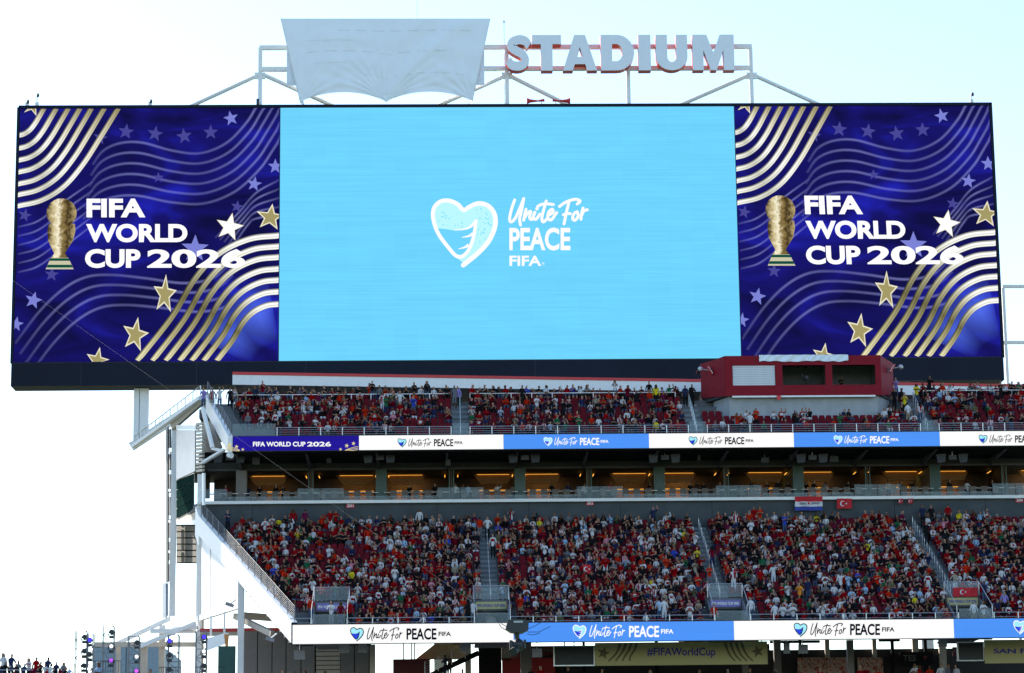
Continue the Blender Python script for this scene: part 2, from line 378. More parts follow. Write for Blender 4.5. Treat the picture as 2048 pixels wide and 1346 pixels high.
for k in range(2*NLOW-2):
    yy = ly(0)+k*RUN/2; zz = lz(0)+(k+1)*.212; lst.box(xl(yy)+.42, xl(yy)+1.5, yy+.006, yy+RUN/2+.006, zz-.4, zz+.004)
lst.build('aisle_stair', CONC, low)

def front_rail(x0, x1, y, z, h, n, tiername, bars, step=1.5, base=.0):
    t = thing('front_railing', 'low metal railing fronting the %s tier, %s' % (tiername, n), 'railing', ((x0+x1)/2, y, z), 'railings along the front of the tiers')
    m = max(2, int((x1-x0)/step)+1)
    for k in range(m):
        x = x0+(x1-x0)*k/(m-1); MB().beam((x, y, z), (x, y, z+h), .06, .06).build('post', STEEL, t)
    for k in range(bars): zz = z+h-k*(h-.12)/bars; MB().tube((x0, y, zz), (x1, y, zz), .028 if k == 0 else .018, 6).build('rail', STEEL, t)
segs = [(-10.0, VOM[0]-1.2), (VOM[0]+1.2, VOM[1]-1.2), (VOM[1]+1.2, VOM[2]-1.2), (VOM[2]+1.2, VOM[3]-1.2), (VOM[3]+1.2, XR)]
for k, (a, b_) in enumerate(segs):
    front_rail(a, b_, 170.75, 15.5, .72, ['beside the end beam', 'left of the first stairway', 'between first and second stairways', 'between second and third stairways', 'at the picture right edge'][k], 'middle', 2)
MB().box(xl(170.5)+.4, XR, 170.5, 171.04, 14.55, 15.5).build('kerb', NAVY, low)

# ------------------------------------------------------------------ suites
SF = 26.69
sui = thing('suite_level', 'row of dim hospitality suites with amber lit back walls under the top tier', 'building', (14, 192, SF))
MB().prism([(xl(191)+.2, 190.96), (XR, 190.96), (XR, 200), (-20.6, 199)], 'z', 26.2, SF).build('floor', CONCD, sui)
SX = [X(p, 965, 193) for p in (415, 484, 622, 763, 903, 1040, 1178, 1318, 1452, 1595, 1735, 1868, 2008, 2150)]
HZ = 29.45
MB().prism([(-18.3, 192.6), (XR, 192.6), (XR, 200.2), (-20.8, 200.2)], 'z', HZ+.02, HZ+.5).build('ceiling', mat('suite_ceiling', (.04, .036, .03), .8), sui)
MB().box(SX[0], XR, 192.55, 192.75, HZ-.12, HZ+.02).build('header', mat('header_metal', (.06, .057, .057), .5), sui)
AMB = emis('amber_cove_light', (255, 176, 70), 1.6); 
for i in range(len(SX)-1):
    x0, x1 = SX[i], SX[i+1]
    wide = x1-x0 > 4
    b = MB().box(x0+.002, x1-.002, 198.5, 198.7, SF-.1, HZ+.1).build('back_wall', mat('suite_dark_wall', (.05, .03, .02), .6), sui)
    if wide:
        pw = (x1-x0); fl = i % 2
        px0, px1 = (x0+pw*.42, x0+pw*.86) if fl == 0 else (x0+pw*.14, x0+pw*.58)
        MB().box(px0, px1, 198.3, 198.495, SF+.02, SF+1.75).build('wood_panel', WOOD, sui)
        MB().box(px0, px1, 198.22, 198.29, SF+1.76, SF+1.785).build('cove_strip', AMB, sui)
        MB().prism([(px0-.5, HZ-.02), (px1+.25, HZ-.02), (px1-.15, HZ-.75), (px0+.1, HZ-.75)], 'y', 196.2, 196.4).build('bulkhead', WOOD, sui)
        la = bpy.data.lights.new('suite_lamp', 'AREA'); la.energy = [16, 5, 9, 14, 4, 11, 7, 15, 5, 12, 8, 6, 10, 9][i]; la.color = (1, .55, .16); la.shape = 'RECTANGLE'; la.size = px1-px0; la.size_y = .2
        lo_ = bpy.data.objects.new('suite_lamp', la); COL.objects.link(lo_); lo_.parent = sui; lo_.location = Vector(((px0+px1)/2, 197.2, HZ-.1))-wloc(sui); lo_.rotation_euler = (R_(28), 0, 0)
        MB().box(px0-.2, px1, 196.1, 196.14, HZ-.06, HZ-.04).build('cove_strip', AMB, sui)
    if i > 1:
        if i % 2 == 1 :   # ribbed column
            for k in range(7): MB().box(x0-.42+k*.12, x0-.33+k*.12, 192.3, 193.0, SF, HZ-.13).build('column_rib', TEAL, sui)
            MB().box(x0-.4, x0+.4, 192.36, 198.4, SF, HZ-.13).build('party_wall', TEAL, sui)
        else:
            MB().box(x0-.06, x0+.06, 193, 198.4, SF, HZ).build('party_wall', mat('suite_partition', (.10, .06, .03), .6), sui)
            MB().box(x0-.2, x0-.12, 192.8, 192.9, SF, HZ-.13).build('mullion', TEAL, sui); MB().box(x0+.12, x0+.2, 192.8, 192.9, SF, HZ-.13).build('mullion', TEAL, sui)
        for sg in (-1, 1):
            MB().box(x0+sg*.5-.03, x0+sg*.5+.03, 195.2, 196.5, HZ-.2, HZ-.18).build('cove_strip', AMB, sui)
    elif i == 1:
        MB().box(x0-.4, x0+.4, 192.3, 193.1, SF, HZ-.13).build('column', TAUPE, sui)
    # balcony furniture
    MB().box(x0+.2, x1-.2, 192.2, 192.6, SF+.82, SF+.87).build('counter', COUNTER, sui)
# balcony glass
gx = xl(190.5)+.5; k = 0
while gx < XR-1:
    nearm = min(abs(gx+.75-s) for s in SX[2::2]) < 1.7
    wd = 1.75; h = .95 if nearm or k == 0 else .36
    MB().box(gx+.02, gx+wd-.02, 190.5, 190.53, 26.72, 26.70+h).build('glass_panel', GLASS, sui); gx += wd; k += 1
# tan chairs facing the field
chb = MB(); chb.box(-.24, .24, .16, .26, .42, .92); chb.box(-.25, .25, -.24, .16, .34, .44); chb.box(-.05, .05, -.05, .05, .03, .34); chb.box(-.2, .2, -.2, .2, 0, .03)
chm = chb.mesh('suite_chair', CHAIR)
NUMW = 'leftmost second third fourth fifth sixth seventh eighth'.split()
ORD = ['first', 'second', 'third', 'fourth', 'fifth', 'sixth', 'seventh', 'eighth', 'ninth', 'tenth', 'eleventh', 'twelfth', 'thirteenth']
for i in range(len(SX)-1):
    x0, x1 = SX[i]+.5, SX[i+1]-.5; n = int((x1-x0)/.78)
    for k in range(n):
        x = x0+(k+.5)*(x1-x0)/n
        if x > XR-1: continue
        o = link('suite_chair', chm, None, (x, 191.55, SF))
        tag(o, 'taupe balcony chair, %s from the left in the %s suite bay' % (NUMW[k], ORD[i]), 'chair', 'chairs on the suite balconies')

# ------------------------------------------------------------------ upper deck
upp = thing('upper_grandstand', 'top grandstand tier below the giant screen, half filled with fans', 'grandstand', (14, 186.5, 29.5))
for r in range(NUP):
    y, z = uy(r), uz(r) if r < 7 else uz(6)+.62
    step_piece(upp, xu(y)+1.55, xu(y+RUN)+1.55, XR, y, z, .6)
MB().box(xu(195)-.3, XR, 194.83, 207, uz(6)-.2, uz(6)+.5).build('concourse_slab', CONC, upp)
# soffit planks under the tier
for k in range(9):
    y0 = 186.35+k*.72; z0 = 29.75+.015*k
    MB().box(xu(186)+.2, XR, y0, y0+.69, z0+(k % 2)*.05, z0+.3).build('soffit_plank', DARK, upp)
MB().box(-18.3, XR, 192.8, 193.0, HZ+.51, 30.8).build('bulkhead', DARK, upp)
for k in range(12):
    x = SX[1]+k*5.2
    MB().prism([(186.6, 29.7), (192.5, 29.8), (192.5, 29.35)], 'x', x-.09, x+.09).build('soffit_rib', mat('dark_steel', (.08, .08, .085), .6), upp)
UA = (xu(186.1), 186.1, 31.0); UB = (xu(194.3), 194.3, 35.5)
end_beam(upp, UA, UB, 1.25, .34)
railing('stair_railing', 'short pale railing climbing the sunlit end of the top tier', [(UA[0]+.17, UA[1]+.1, UA[2]), (UB[0]+.17, UB[1], UB[2])], 1.05, 6, 9, RAILM, .011, .03)
ust = MB()
for k in range(14):
    yy = uy(0)+k*RUN/2; zz = uz(0)+(k+1)*.26; ust.box(xu(yy)+.4, xu(yy)+1.54, yy+.006, yy+RUN/2+.006, zz-.5, zz+.004)
ust.build('aisle_stair', CONC, upp)
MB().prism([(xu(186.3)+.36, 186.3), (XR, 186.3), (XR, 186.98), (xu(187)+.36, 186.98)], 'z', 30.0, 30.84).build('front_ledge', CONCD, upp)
for i, x in enumerate(AISU):
    aisle(upp, x, uy(0), uz(0)-.26, 7, .52, 1.25)
    MB().box(x-.62, x+.62, 186.5, 186.53, 30.86, 31.9).build('glass_guard', GLASS, upp)
    t = thing('aisle_handrail', 'centre handrail on the %s stairway of the top tier' % ('first', 'second', 'third')[i], 'handrail', (x, uy(3), uz(3)), 'aisle handrails of the top tier')
    MB().tube((x, uy(0)+.2, uz(0)+.95), (x, uy(6)+.5, uz(6)+1.1), .035, 6).build('rail', STEEL, t)
    for k in range(7): MB().tube((x, uy(k)+.3, uz(k)), (x, uy(k)+.3, uz(k)+1.0), .025, 6).build('post', STEEL, t)
MB().box(xu(186.5)+.4, xu(186.5)+3.6, 186.45, 186.48, 30.86, 31.95).build('glass_guard', GLASS, upp)
us = [(xu(186.5)+3.7, AISU[0]-.7), (AISU[0]+.7, AISU[1]-.7), (AISU[1]+.7, AISU[2]-.7), (AISU[2]+.7, XR)]
for k, (a, b_) in enumerate(us):
    front_rail(a, b_, 186.5, 30.86, .78, ['left of the first stairway', 'between first and second stairways', 'below the red booth', 'right of the third stairway'][k], 'top', 4, 1.55)
for k, (a, b_) in enumerate([(-15.7, AISU[0]-.8), (AISU[0]+.8, AISU[1]-1.0), (AISU[2]+.9, XR)]):
    t = thing('rear_railing', 'white rail behind the last seat row of the top tier, %s' % ['left of the first stairway', 'between first and second stairways', 'right of the red booth'][k], 'railing', ((a+b_)/2, 193.05, uz(6)), 'rails behind the top tier')
    MB().tube((a, 193.05, 35.25), (b_, 193.05, 35.25), .035, 6).build('rail', WHITE, t)
    m = int((b_-a)/1.6)+1
    for q in range(m+1): x = a+(b_-a)*q/m; MB().beam((x, 193.05, uz(6)), (x, 193.05, 35.25), .06, .06).build('post', WHITE, t)
# canopy over the top concourse
can = thing('concourse_canopy', 'white canopy with red edge over the top concourse under the screen', 'canopy', (14, 199, 35.0))
CA = at(465, 757, 197.5); CB = at(2080, 782, 202.5)
def cl(t, dy=0, dz=0): return (CA[0]+(CB[0]-CA[0])*t, CA[1]+(CB[1]-CA[1])*t+dy, CA[2]+(CB[2]-CA[2])*t+dz)
def cslab(name, m, dy0, dy1, za, zb, sl=0.0):
    b = MB(); v = [cl(0, dy0, za), cl(1, dy0, za), cl(1, dy1, za+sl), cl(0, dy1, za+sl), cl(0, dy0, zb), cl(1, dy0, zb), cl(1, dy1, zb+sl), cl(0, dy1, zb+sl)]
    b.add(v, [(0, 3, 2, 1), (4, 5, 6, 7), (0, 1, 5, 4), (1, 2, 6, 5), (2, 3, 7, 6), (3, 0, 4, 7)]); return b.build(name, m, can)
cslab('fascia', WHITE, 0, .15, -.48, .3); cslab('red_edge', REDB, -.05, .2, .303, .53); cslab('roof_deck', BEIGE, .2, 5.5, -.05, .28, -1.0)
for k in range(22):
    p, q = cl(k/21+.002, .2, -.25), cl(k/21+.002, 5.3, -1.25); MB().beam(p, q, .14, .4).build('beam', BEIGE, can)
    if k % 2 == 0: MB().beam(cl(k/21+.002, 1.2, -.5), (cl(k/21)[0]+.3, cl(k/21)[1]+1.6, 34.6), .16, .16).build('post', BEIGE, can)
cslab('rear_wall', BEIGE, 5.3, 5.5, -2.6, -1.3)

# ------------------------------------------------------------------ strips of LED
def ribbon(name, label, x0, Y, zb, zt, parent=None):
    t = thing(name, label, 'display', (15, Y, zb)); MB().box(x0, XR, Y+.02, Y+.3, zb-.04, zt+.05).build('housing', BLACK, t); return t
RW = emis('led_white', (255, 255, 255), 1.0); RBL = emis('led_ribbon_blue', (80, 150, 250), 1.0, .05); RNV = emis('led_navy', (36, 26, 150), 1.0, .25)
INK = emis('led_ink', (10, 12, 30)); CY = emis('led_cyan', (165, 238, 255)); WB = emis('led_water_blue', (45, 75, 225)); GOLDF = emis('led_gold', (225, 210, 150))
HEART = [(545, 872), (700, 745), (810, 620), (872, 470), (865, 350), (800, 265), (700, 240), (610, 275), (548, 308), (490, 250), (400, 212), (310, 222), (245, 290), (238, 400), (290, 550), (400, 700), (470, 775), (530, 785), (595, 725), (640, 620), (662, 520), (675, 420)]
SCRIPT = [[(1072, 205), (1042, 290), (1020, 395), (1035, 430), (1075, 395), (1120, 300), (1165, 190)], [(1165, 190), (1138, 330), (1122, 400), (1132, 462)],
          [(1188, 300), (1176, 350), (1163, 412)], [(1168, 395), (1200, 345), (1236, 322), (1224, 385), (1250, 402), (1275, 335)], [(1280, 330), (1262, 385), (1290, 402), (1330, 350)], [(1297, 293), (1303, 297)],
          [(1395, 215), (1365, 320), (1350, 395), (1366, 430), (1410, 390)], [(1308, 270), (1350, 250), (1410, 245), (1468, 252)],
          [(1415, 365), (1465, 330), (1455, 300), (1420, 330), (1410, 385), (1445, 408), (1502, 335)],
          [(1530, 272), (1600, 225), (1690, 198), (1742, 215), (1712, 246)], [(1628, 222), (1602, 330), (1577, 450)], [(1570, 357), (1605, 345), (1642, 345)],
          [(1712, 325), (1680, 345), (1665, 395), (1690, 412), (1722, 370), (1712, 325)], [(1772, 288), (1758, 340), (1750, 402)], [(1755, 365), (1780, 318), (1816, 305)]]
def heart_on(parent, fn, Y, cout, cfill, cwater):
    """fn maps drawing units of the big screen's emblem to the display"""
    out = smooth(HEART[:16]+[(480, 790), (540, 850)], 6)
    Art(fn, Y-.012).poly([tuple(p) for p in out[2:-1]]).build('emblem_fill', cfill, parent)
    Art(fn, Y-.018).poly([(285, 495), (380, 505), (470, 520), (560, 505), (655, 440), (650, 540), (625, 640), (590, 715), (530, 765), (475, 765), (400, 690), (330, 590)]).build('emblem_water', cwater, parent)
    a = Art(fn, Y-.024); a.band(HEART, 50, 6, True, 34)
    a2 = Art(fn, Y-.026); a2.band([(675, 425), (610, 485), (530, 508), (440, 512)], 34, 6, False, 4); a2.band([(645, 550), (600, 575), (530, 588)], 34, 6, False, 6); a2.band([(600, 665), (560, 690), (495, 706)], 34, 6, False, 6)
    a.build('emblem_outline', cout, parent); a2.build('emblem_feathers', cout, parent)
def script_on(parent, fn, Y, m, wd=25):
    a = Art(fn, Y-.02)
    for st in SCRIPT: a.band(st, wd, 6 if len(st) > 2 else 2, True)
    a.build('script_lettering', m, parent)
def peace_strip(panel, px0, Y, ymid, k, ink, water, hh):
    """emblem, script and capitals in one line; px0 = left end of the emblem, k = photo px per drawing unit"""
    def hf(u, v): p = at(px0+(u-205)*k, ymid+(v-525)*k, Y); return p[0], p[2]
    heart_on(panel, hf, Y, ink, CY, water)
    g = k/.04; sx = px0+34*g
    def sf(u, v): p = at(sx+(u-1015)*k*2.2, ymid+(v-325)*k*2.45, Y); return p[0], p[2]
    script_on(panel, sf, Y, ink, 20); x = px0+113*g
    def tf(u, v): p = at(u, v, Y); return p[0], p[2]
    pw = 60*k/.04; ph = 23*k/.04
    text_on('PEACE', (x, x+pw, ymid-ph*.5, ymid+ph*.5), tf, Y-.02, ink, panel, .028)
    fx = x+pw+4*k/.04
    text_on('FIFA', (fx, fx+25*k/.04, ymid-4.6*k/.04, ymid+4.2*k/.04), tf, Y-.02, ink, panel, .03)
LY, UY = 170.0, 186.0
lowr = ribbon('ribbon_display', 'lower long LED strip with alternating white and blue panels', X(585, 1266, LY), LY, 14.47, 15.73)
for a, b_, m, ink, wat, hx, ym in ((585, 1027, RW, INK, WB, 700, 1268), (1027, 1468, RBL, RW, WB, 1145, 1263), (1468, 1908, RW, INK, WB, 1587, 1259), (1908, 2300, RBL, RW, WB, 2026, 1254)):
    xa, xb = X(a, 1262, LY), min(X(b_, 1262, LY), XR)
    p = MB().box(xa+.004, xb-.004, LY, LY+.018, 14.47, 15.73).build('display_panel', m, lowr)
    if hx < 1990: peace_strip(p, hx, LY, ym, .040, ink, wat, 1)
    else:
        def hf(u, v): q = at(hx+(u-205)*.04, ym+(v-525)*.04, LY); return q[0], q[2]
        heart_on(p, hf, LY, ink, CY, wat)
uppr = ribbon('ribbon_display', 'upper long LED strip with navy, white and blue panels under the top tier', xu(186)+.35, UY, 29.86, 30.93)
ud = 0.0258
for a, b_, m, ink, hx, ym in ((718, 1007, RW, INK, 795, 885.5), (1007, 1298, RBL, RW, 1087, 883), (1298, 1588, RW, INK, 1377, 881.5), (1588, 1880, RBL, RW, 1667, 879.5), (1880, 2300, RW, INK, 1957, 878)):
    xa, xb = X(a, 885, UY), min(X(b_, 885, UY), XR)
    p = MB().box(xa+.004, xb-.004, UY, UY+.018, 29.86, 30.93).build('display_panel', m, uppr); peace_strip(p, hx, UY, ym, ud, ink, WB, 1)
xa, xb = xu(186)+.36, X(718, 885, UY)
p = MB().box(xa, xb-.004, UY, UY+.018, 29.86, 30.93).build('display_panel', RNV, uppr)
def uf(u, v): q = at(u, v, UY); return q[0], q[2]
text_on('FIFA WORLD CUP', (506, 611, 883.5, 893), uf, UY-.02, RW, p, .03); text_on('2026', (614.5, 662, 883.5, 893), uf, UY-.02, RW, p, .028)
a = Art(uf, UY-.015)
for sx, sy, r in ((459, 889.5, 4.5), (473, 893.5, 4.5), (485.5, 899, 3.6), (681, 898.5, 3.6), (693.5, 891.5, 4.8), (707, 887, 4.5)): a.star(sx, sy, r, 12)
a.build('star_print', GOLDF, p)
a = Art(uf, UY-.013, None)
for k in range(3):
    a.band([(450, 893+k*3), (460, 894+k*3), (474, 898+k*2), (480, 901)], 1.1, 4); a.band([(716, 893+k*3), (706, 895+k*3), (694, 899+k*.6), (690, 901)], 1.1, 4)
a.build('stripe_print', GOLDF, p)

# ------------------------------------------------------------------ giant screen
BY = 208.0
SX0, SX1, SZ0, SZ1 = -35.12, 47.0, 40.72, 62.45
D1, D2 = -13.25, 25.2
brd = thing('video_board', 'giant rectangular video board with blue centre and navy side screens', 'scoreboard', (6, 209, 38.7))
MB().box(SX0-.12, SX1+.12, BY+.1, BY+2.2, SZ0-.1, SZ1+.2).build('cabinet', BLACK, brd)
MB().box(SX0-.12, SX1+.1, BY-.15, BY+2.3, 38.7, SZ0-.11).build('lower_band', NAVY, brd)
for x in (-29.5, -20, -11, 8, 30): MB().box(x, x+.03, BY-.16, BY-.152, 38.72, SZ0-.13).build('band_joint', BLACK, brd)
MB().box(SX0-.1, SX1+.1, BY-.1, BY+.095, SZ1+.02, SZ1+.26).build('top_frame', NAVY, brd)
MB().box(SX0-.22, SX0-.01, BY-.1, BY+.095, SZ0-.1, SZ1+.1).build('side_frame', NAVY, brd); MB().box(SX1+.01, SX1+.22, BY-.1, BY+.095, SZ0-.1, SZ1+.26).build('side_frame', NAVY, brd)
mid = MB().box(D1+.03, D2-.03, BY, BY+.09, SZ0, SZ1).build('screen', emis('led_sky_blue', (112, 214, 255), 1.0, .06), brd)
def mf(u, v): p = at(820+u/5.12, 360+v/5.12, BY); return p[0], p[2]
heart_on(mid, mf, BY, RW, emis('led_pale_cyan', (188, 250, 255)), emis('led_sky_blue_2', (112, 214, 255)))
rs = random.Random(3); a = Art(mf, BY-.016)
for k in range(70):
    u, v = (rs.uniform(680, 830), rs.uniform(280, 640)) if k < 45 else (rs.uniform(290, 560), rs.uniform(330, 490)); a.disc((u, v), rs.uniform(2, 9), 5)
a.build('emblem_speckle', emis('led_speckle', (120, 222, 255)), mid)
script_on(mid, mf, BY, RW, 30)
text_on('PEACE', (1017, 1642, 488, 722), mf, BY-.02, RW, mid, .03); text_on('FIFA', (1018, 1345, 775, 880), mf, BY-.02, RW, mid, .03); text_on('TM', (1350, 1374, 845, 876), mf, BY-.02, RW, mid, .0)

def navy_mat():
    m = bpy.data.materials.new('led_navy_field'); m.use_nodes = True; t = m.node_tree; t.nodes.clear()
    o = t.nodes.new('ShaderNodeOutputMaterial'); e = t.nodes.new('ShaderNodeEmission'); e.inputs[1].default_value = 1/2**EXP
    tc = t.nodes.new('ShaderNodeTexCoord'); mp = t.nodes.new('ShaderNodeMapping'); mp.inputs['Rotation'].default_value = (0, .6, 0); mp.inputs['Scale'].default_value = (.11, .11, .26)
    n = t.nodes.new('ShaderNodeTexNoise'); n.inputs['Scale'].default_value = 1.0; n.inputs['Detail'].default_value = 2.5; n.inputs['Distortion'].default_value = 1.2
    t.links.new(tc.outputs['Object'], mp.inputs[0]); t.links.new(mp.outputs[0], n.inputs['Vector'])
    r = t.nodes.new('ShaderNodeValToRGB'); el = r.color_ramp.elements
    el[0].position = .32; el[0].color = (*s2l((17, 16, 66)), 1); el[1].position = .72; el[1].color = (*s2l((33, 36, 178)), 1); q = el.new(.52); q.color = (*s2l((24, 22, 108)), 1)
    t.links.new(n.outputs[0], r.inputs[0]); t.links.new(r.outputs[0], e.inputs[0]); t.links.new(e.outputs[0], o.inputs[0]); return m
NVF = navy_mat()
G1 = gold_mat('led_gold_stripe', [(0, (150, 142, 100)), (.25, (225, 220, 195)), (.5, (255, 255, 248)), (.72, (205, 205, 190)), (1, (255, 255, 245))])
G2 = gold_mat('led_gold_stripe_2', [(0, (255, 255, 250)), (.3, (250, 250, 240)), (.5, (185, 182, 150)), (.7, (112, 108, 72)), (.88, (180, 174, 130)), (1, (235, 228, 185))])
FAINT = emis('led_faint_line', (165, 170, 250), 1.0, 0, .42); FSTAR = emis('led_faint_star', (72, 72, 150)); FSTAR2 = emis('led_pale_star', (125, 132, 215)); LWHITE = emis('led_text_white', (255, 255, 255), 1.1)
SGOLD = emis('led_star_gold', (165, 155, 105)); SRIM = emis('led_star_rim', (240, 234, 205)); GLOW = emis('led_blue_glow', (90, 120, 255), 1.0, 0, .8)
def sidescreen(x0, x1, dx):
    sc = MB().box(x0+.03, x1-.03, BY, BY+.09, SZ0, SZ1).build('screen', NVF, brd)
    k = 2.3207
    def fn(u, v): p = at(u/k, 200+v/k, BY); return min(max(p[0]+dx, x0+.04), x1-.04), min(max(p[2], SZ0+.01), SZ1-.01)
    rc = (40, 1300, 25, 1225)
    a = Art(fn, BY-.01, rc)
    W1 = [(430, 300), (480, 235), (560, 200), (660, 198), (800, 235), (930, 247), (1050, 200), (1140, 110), (1190, 30), (1260, -110), (1330, -330)]
    for q in range(6): a.band([(u-12*q+26*q*(u/1200)**2, v+52*q-9*q*(u/1200)**2) for u, v in W1], 17, 8)
    W2 = [(70, 1130), (180, 985), (290, 880), (400, 822), (520, 812), (680, 828), (850, 850), (980, 830), (1060, 770)]
    for q in range(4): a.band([(u+22*q, v+50*q-6*q*u/900) for u, v in W2], 18, 8)
    for q in range(5): a.band([(1000+20*q, 640+10*q), (1110+10*q, 520+15*q), (1190, 430+30*q), (1298, 370+42*q)], 14, 6)
    for q in range(6): a.band([(84, 590+42*q), (180, 560+42*q), (300, 470+42*q), (430, 380+40*q)], 13, 6)
    a.build('wave_lines', FAINT, sc)
    a = Art(fn, BY-.012, rc); a.stars(((585, 147, 38, 8), (720, 157, 38, 10), (855, 168, 38, -8), (978, 150, 36, 0), (465, 175, 34, 12), (1100, 495, 30, 10), (240, 810, 34, 5), (115, 535, 32, 14), (735, 360, 26, 0)), 'star_print', FSTAR, sc)
    a.stars(((1072, 85, 36, -12), (1278, 308, 36, 0), (1180, 390, 36, 10), (155, 930, 42, 14), (75, 1040, 36, 10), (905, 690, 66, 2)), 'star_print', FSTAR2, sc)
    a = Art(fn, BY-.011, rc); a.band([(1010, 1180), (1120, 1040), (1298, 960)], 300, 8); a.build('glow', GLOW, sc)
    g, h = (1, .83, .65, .46, .24, 0), (0, .285, .573, .80, .94, 1)
    a = Art(fn, BY-.016, rc)
    for tx, lv in zip((205, 262, 318, 372, 425, 485, 550), (165, 225, 280, 335, 390, 440, 492)): a.band([(80+(tx-80)*p, 36+(lv-36)*q) for p, q in zip(g, h)], 25, 8)
    a.build('gold_stripes', G1, sc)
    g, h = (0, .22, .435, .6, .755, 1), (0, .03, .15, .35, .645, 1)
    a = Art(fn, BY-.016, rc)
    for bx, rv in zip((636, 706, 768, 832, 888, 944, 1004), (628, 678, 728, 782, 834, 888, 946)): a.band([(1302-(1302-bx)*p, rv+(1212-rv)*q) for p, q in zip(g, h)], 29, 8, False, 26)
    a.build('gold_stripes', G2, sc)
    st = [(1255, 545, 66, 8, 1, .9), (765, 903, 80, 6, .66, 1.1), (628, 1090, 78, 12, .76, 1.0), (452, 1212, 62, 12, .85, 1.0), (150, 22, 52, 14, .9, 1)]
    Art(fn, BY-.018, rc).stars([(u, v, r_*1.08, ro, sx, sy) for u, v, r_, ro, sx, sy in st]+[(1065, 590, 72, 12, .95, .95)], 'star_rim', SRIM, sc)
    Art(fn, BY-.02, rc).stars([(u, v, r_*.84, ro, sx, sy) for u, v, r_, ro, sx, sy in st], 'star_print', SGOLD, sc)
    a = Art(fn, BY-.02, rc); a.star(1065, 590, 64, 12, .95, .95); a.build('star_print', LWHITE, sc)
    TY = BY-.03
    text_on('FIFA', (402, 675, 458, 545), fn, TY, LWHITE, sc, .04); text_on('WORLD', (400, 870, 575, 661), fn, TY, LWHITE, sc, .04)
    text_on('CUP', (395, 652, 692, 780), fn, TY, LWHITE, sc, .04); text_on('2026', (683, 1138, 692, 780), fn, TY, LWHITE, sc, .034)
    # plain golden cup
    gm = MATS.get('led_cup_gold') or cup_mat()
    a = Art(fn, TY); a.poly([(226, 575), (348, 575), (350, 610), (338, 655), (314, 692), (303, 712), (316, 735), (238, 735), (252, 712), (242, 692), (224, 655), (220, 610)]); a.build('cup_body', gm, sc)
    a = Art(fn, TY-.004); a.poly([(286+70*math.cos(k*math.pi/12), 525+68*math.sin(k*math.pi/12)) for k in range(24)]); a.build('cup_globe', gm, sc)
    a = Art(fn, TY-.008); a.poly([(236, 733), (318, 733), (342, 786), (212, 786)]); a.build('cup_base', emis('led_cup_base', (205, 200, 170)), sc)
    a = Art(fn, TY-.012); a.poly([(234, 735), (320, 735), (325, 747), (229, 747)]); a.poly([(222, 765), (332, 765), (338, 778), (216, 778)]); a.build('cup_band', emis('led_cup_green', (10, 80, 66)), sc)
def cup_mat():
    m = bpy.data.materials.new('led_cup_gold'); m.use_nodes = True; t = m.node_tree; t.nodes.clear()
    o = t.nodes.new('ShaderNodeOutputMaterial'); e = t.nodes.new('ShaderNodeEmission'); e.inputs[1].default_value = 1/2**EXP
    tc = t.nodes.new('ShaderNodeTexCoord'); n = t.nodes.new('ShaderNodeTexNoise'); n.inputs['Scale'].default_value = 2.6; n.inputs['Detail'].default_value = 8; n.inputs['Distortion'].default_value = .8
    t.links.new(tc.outputs['Object'], n.inputs['Vector']); sp = t.nodes.new('ShaderNodeSeparateXYZ'); t.links.new(tc.outputs['Generated'], sp.inputs[0])
    ma = t.nodes.new('ShaderNodeMath'); ma.operation = 'MULTIPLY_ADD'; t.links.new(n.outputs[0], ma.inputs[0]); ma.inputs[1].default_value = .5; t.links.new(sp.outputs[0], ma.inputs[2])
    r = t.nodes.new('ShaderNodeValToRGB'); el = r.color_ramp.elements
    el[0].position = .2; el[0].color = (*s2l((70, 56, 30)), 1); el[1].position = 1.0; el[1].color = (*s2l((185, 165, 115)), 1)
    for p_, c_ in ((.38, (205, 188, 140)), (.5, (252, 244, 215)), (.62, (150, 128, 80)), (.8, (62, 48, 24))): q = el.new(p_); q.color = (*s2l(c_), 1)
    sb2 = t.nodes.new('ShaderNodeMath'); sb2.operation = 'MULTIPLY'; sb2.inputs[1].default_value = .8; t.links.new(ma.outputs[0], sb2.inputs[0]); t.links.new(sb2.outputs[0], r.inputs[0])
    t.links.new(r.outputs[0], e.inputs[0]); t.links.new(e.outputs[0], o.inputs[0]); MATS['led_cup_gold'] = m; return m
sidescreen(SX0, D1, 0.0); sidescreen(D2, SX1, D2-SX0-.05)
# legs of the board
for px_, w_ in ((274, .5), (288, .75)):
    c = at(px_, 820, 209.5); MB().box(c[0]-w_/2, c[0]+w_/2, 209.2, 210.0, Z(884 if px_ < 280 else 872, 209.5, px_), 38.68).build('support_column', WHITE, brd)
MB().beam(at(262, 894, 209.6), at(420, 790, 209.6), .5, .7).build('support_girder', WHITE, brd)
for x in (0, 20, 40): MB().box(x-.5, x+.5, 209.2, 210.2, CF-1, 38.68).build('support_column', WHITE, brd)

